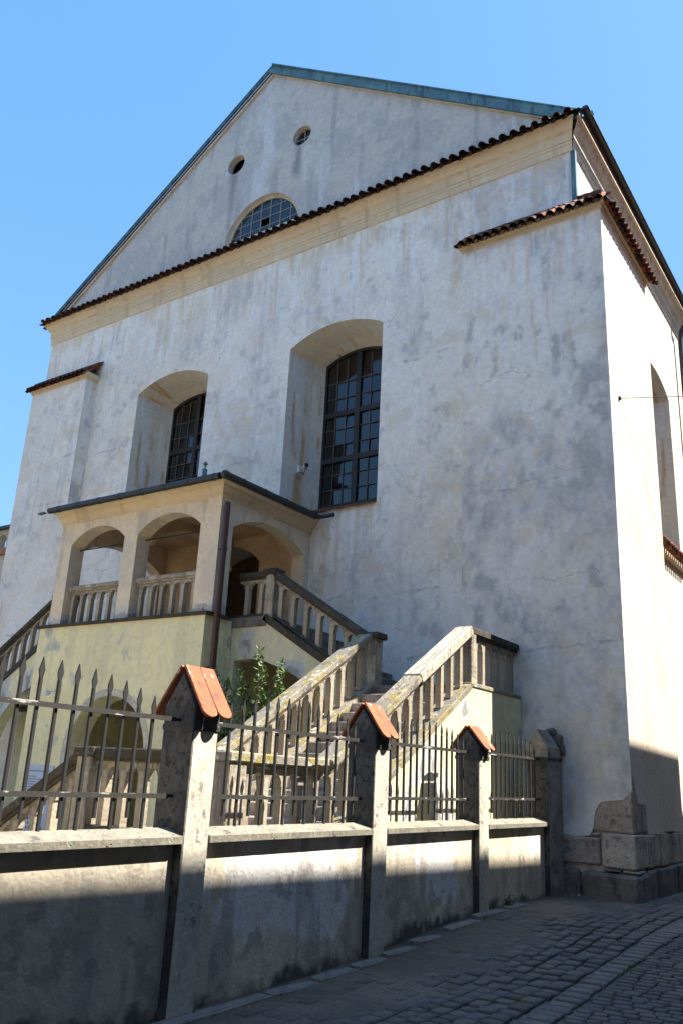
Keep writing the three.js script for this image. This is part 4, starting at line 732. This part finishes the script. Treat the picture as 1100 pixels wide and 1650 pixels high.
  for (let z = 11; z > 2.4;) { const d = rr(0.5, 0.95); edge.push([-0.40 + rr(-0.01, 0.01), G(z - d / 2) + 0.02 + rr(-0.006, 0.006), z - d / 2, 0.15, d - 0.02, rr(-0.012, 0.012)]); z -= d; }
  paving('cobbled_verge', 'paving_stone', verge, tones, 'far_stones'); paving('roadway', 'paving_stone', road, tones.slice(1), 'far_stones'); paving('drain_row', 'paving_stone', row, kerbTone, 'far_stones');
  paving('wall_edging', 'edging_stone', edge, [mat({ map: T.stone, color: lin(0.5, 0.54, 0.6), ...bs })], 'far_stones');
}
// ================================================================ small things on the building
{
  const c = thing('security_camera', 'small white security camera fixed inside the large window recess', 'camera');
  const X = -7.12, Y = 8.66, Z = -0.42;
  mesh('mount', cbx(X, X + 0.07, Y - 0.09, Y + 0.09, Z - 0.12, Z + 0.12, 0.012), M.white, c);
  mesh('bracket', tube([[X + 0.06, Y - 0.02, Z], [X + 0.14, Y - 0.05, Z + 0.02], [X + 0.2, Y, Z + 0.04]], 0.018, 10), M.white, c);
  mesh('body', new THREE.CylinderGeometry(0.055, 0.055, 0.26, 14).rotateZ(Math.PI / 2).rotateY(-0.7).translate(X + 0.22, Y + 0.03, Z + 0.08), M.white, c);
  mesh('lens', new THREE.CylinderGeometry(0.05, 0.05, 0.03, 14).rotateZ(Math.PI / 2).rotateY(-0.7).translate(X + 0.325, Y + 0.03, Z + 0.168), M.black, c);
  const l = thing('wall_lamp', 'small white lamp bracket on the yellow porch base', 'lamp');
  mesh('back_plate', cbx(-10.42, -10.36, 2.98, 3.2, 3.1, 3.13, 0.008), M.white, l); mesh('arm', bar([-10.39, 3.05, 3.12], [-10.5, 3.02, 3.3], 0.03, 0.03), M.white, l); mesh('shade', new THREE.CylinderGeometry(0.04, 0.075, 0.1, 12).rotateX(0.5).translate(-10.52, 3.0, 3.32), M.white, l);
  const n = thing('notice_board', 'pale blue notice board with dark lines of text low on the yellow porch base', 'board');
  const cv = document.createElement('canvas'); cv.width = 256; cv.height = 384; const x = cv.getContext('2d'); x.fillStyle = '#b9c3d6'; x.fillRect(0, 0, 256, 384); x.fillStyle = '#59606e'; x.fillRect(20, 30, 216, 5);
  for (let i = 0; i < 9; i++) x.fillRect(24, 62 + i * 15, 90 + (i * 53) % 100, 4);
  x.fillRect(20, 214, 216, 4); x.fillStyle = '#23262d'; for (let i = 0; i < 5; i++) { let u = 26; while (u < 220) { const w = 6 + ((u * 7 + i * 13) % 9); x.fillRect(u, 240 + i * 26, w, 13); u += w + 5 + ((u + i) % 3) * 4; } }
  const tx = new THREE.CanvasTexture(cv); tx.colorSpace = THREE.SRGBColorSpace;
  mesh('board', cbx(-11.12, -10.2, 0.2, 1.55, 3.1, 3.125, 0.004), M.white, n);
  const face = new THREE.Mesh(new THREE.PlaneGeometry(0.9, 1.33).translate(-10.66, 0.875, 3.129), mat({ map: tx, roughness: 0.5 })); face.name = 'printed_sheet'; face.receiveShadow = true; n.add(face);
  const w = thing('wall_cable', 'thin cable hooked to the sunlit buttress side and crossing the street', 'cable');
  mesh('cable', tube([[0.66, 8.71, -0.13], [1.5, 9.22, -1.69], [3.5, 10.3, -5.3], [6.98, 11.6, -11.3]], 0.008, 40, 5), M.black, w); mesh('hook', bx(0.65, 0.69, 8.68, 8.74, -0.16, -0.10), M.black, w);
}
// ================================================================ shrub behind the fence, weeds on the stair
function shrub(name, label, cat, ox, oy, oz, stems, leafN, size, tint) {
  const s = thing(name, label, cat), lm = new THREE.MeshPhysicalMaterial({ color: lin(...tint), roughness: 0.6, transmission: 0.25, thickness: 0, side: THREE.DoubleSide }), st = [], lv = [];
  for (const [dx, dy, dz] of stems) {
    const P = [[ox, oy, oz], [ox + dx * 0.35 + rr(-0.05, 0.05), oy + dy * 0.5, oz + dz * 0.4], [ox + dx, oy + dy, oz + dz]], cv = new THREE.CatmullRomCurve3(P.map((q) => new THREE.Vector3(...q)));
    st.push(new THREE.TubeGeometry(cv, 12, 0.009, 5));
    for (let i = 0; i < leafN; i++) {
      const t = Math.pow(rnd(), 0.7), c = cv.getPoint(lerp(0.2, 1, t)), a = rnd() * 6.283, sp = rr(0.02, 0.24) * (1.25 - t), L = size * rr(0.7, 1.3), W = L * 0.36;
      const g = new THREE.BufferGeometry(); g.setAttribute('position', new THREE.BufferAttribute(new Float32Array([0, 0, 0, W, L * 0.45, 0.012, 0, L, -0.02, 0, 0, 0, 0, L, -0.02, -W, L * 0.45, 0.012]), 3)); g.computeVertexNormals();
      lv.push(g.rotateX(rr(0.5, 2.4)).rotateY(a).translate(c.x + Math.cos(a) * sp, c.y + rr(-0.06, 0.04), c.z - Math.sin(a) * sp));
    }
  }
  mesh('stem', st, mat({ color: lin(0.08, 0.06, 0.035) }), s); const f = mesh('leaves', lv, lm, s); f.userData.kind = 'stuff'; return s;
}
const bush = (n, w, h0, h1, d) => Array.from({ length: n }, () => [rr(-w, w), rr(h0, h1), rr(-d, d)]);
shrub('shrub', 'leafy green shrub growing before the dark stair arch behind the fence', 'shrub', -4.2, 0, 3.85, [[-0.1, 3.6, 0.1], [0.42, 3.4, 0.1], [-0.45, 3.1, 0.15], ...bush(18, 0.62, 2.3, 3.3, 0.3)], 95, 0.1, [0.10, 0.17, 0.03]);
shrub('shrub', 'dark shaded shrub beside the red downpipe', 'shrub', -5.4, 0, 3.5, [[-0.2, 3.3, 0], [0.15, 3.1, 0.1], ...bush(16, 0.55, 2.1, 3.15, 0.25)], 95, 0.095, [0.10, 0.17, 0.03]);
shrub('weed_tuft', 'small dark weed at the foot of the fence wall near the third pillar', 'weeds', -0.5, 0.0, 2.75, [[0.05, 0.1, 0.05], [0.02, 0.13, -0.06], [0.1, 0.08, 0], [0.06, 0.06, 0.1]], 9, 0.035, [0.09, 0.15, 0.03]);
{
  const w = shrub('weed_tuft', 'low green weeds growing on the stair landing by the wall', 'weeds', -2.4, 3.08, 1.2, [[-0.3, 0.12, 0.2], [0.2, 0.1, 0.3], [0.1, 0.14, -0.2], [-0.1, 0.12, 0.5], [0.4, 0.1, 0]], 60, 0.06, [0.09, 0.15, 0.03]);
  const t = thing('litter_scrap', 'crumpled white scraps of paper at the foot of the dark base stone', 'litter', 'paper scraps by the wall');
  for (const [x, z, s] of [[-0.2, 0.62, 0.035], [-0.28, 0.68, 0.02]]) mesh('scrap', chamfer(s, s * 0.8, s, s * 0.2, s * 0.25).translate(x, 0.012, z), M.white, t);
}
// ================================================================ neighbours, and a house row added for bounce light
{
  const n = thing('neighbour_building', 'far building with an arched opening at the left edge, behind the white hall', 'building');
  const a = arch(-21.42, 0.26, 8.72, 9.0, 0.2, 10);
  mesh('wall', slab([[-34, -0.5], [-20.6, -0.5], [-20.6, 9.36], [-34, 9.36]], [a, arch(-22.6, 0.26, 8.72, 9.0, 0.2, 10)], 0.3).translate(0, 0, -2.3), M.moulding, n);
  mesh('string_course', cbx(-34, -20.55, 8.42, 8.66, -2.4, -1.88, 0.02), M.clay, n); mesh('roof_edge', cbx(-34, -20.5, 9.362, 9.48, -2.5, -1.85, 0.02), M.gutter, n);
  mesh('back_wall', bx(-34, -20.6, -0.5, 9.3, -6, -5.6), M.side, n);
  const o = thing('opposite_house', 'tall house across the street, outside the frame, that shades the fence foot', 'building'), H = 11.9;
  const top = (z) => 12.0 + 0.027 * z;
  mesh('wall', fromZY(slab([[-40, -0.6], [34, -0.6], [34, top(34)], [-40, top(-40)]], [], 7)).translate(7, 0, 0), M.street, o);
  mesh('roof', loft([[7.0, top(-40) + 0.01, -40], [7.0, top(34) + 0.01, 34]], [[10.5, top(-40) + 3, -40], [10.5, top(34) + 3, 34]]), M.clay, o);
  const f = thing('added_house_row', 'cream house row added behind the viewer, outside the frame, to bounce light onto the facade', 'building');  // unseen row, added to throw warm sunlight back at the shaded facade
  mesh('wall', bx(-45, 7, -0.6, 12.5, 25, 33), M.render, f); mesh('roof', bx(-45.4, 7.4, 12.5, 12.9, 24.6, 33.4), M.clay, f);
  for (let i = 0; i < 12; i++) for (let k = 0; k < 3; k++) { const wn = part('window', f); mesh('pane', bx(-43 + i * 4, -41.8 + i * 4, 1.2 + k * 3, 2.9 + k * 3, 24.95, 24.99), M.glass, wn); mesh('frame', bx(-43.1 + i * 4, -41.7 + i * 4, 1.05 + k * 3, 1.18 + k * 3, 24.85, 25), M.moulding, wn); }
}

renderer.render(scene, camera);
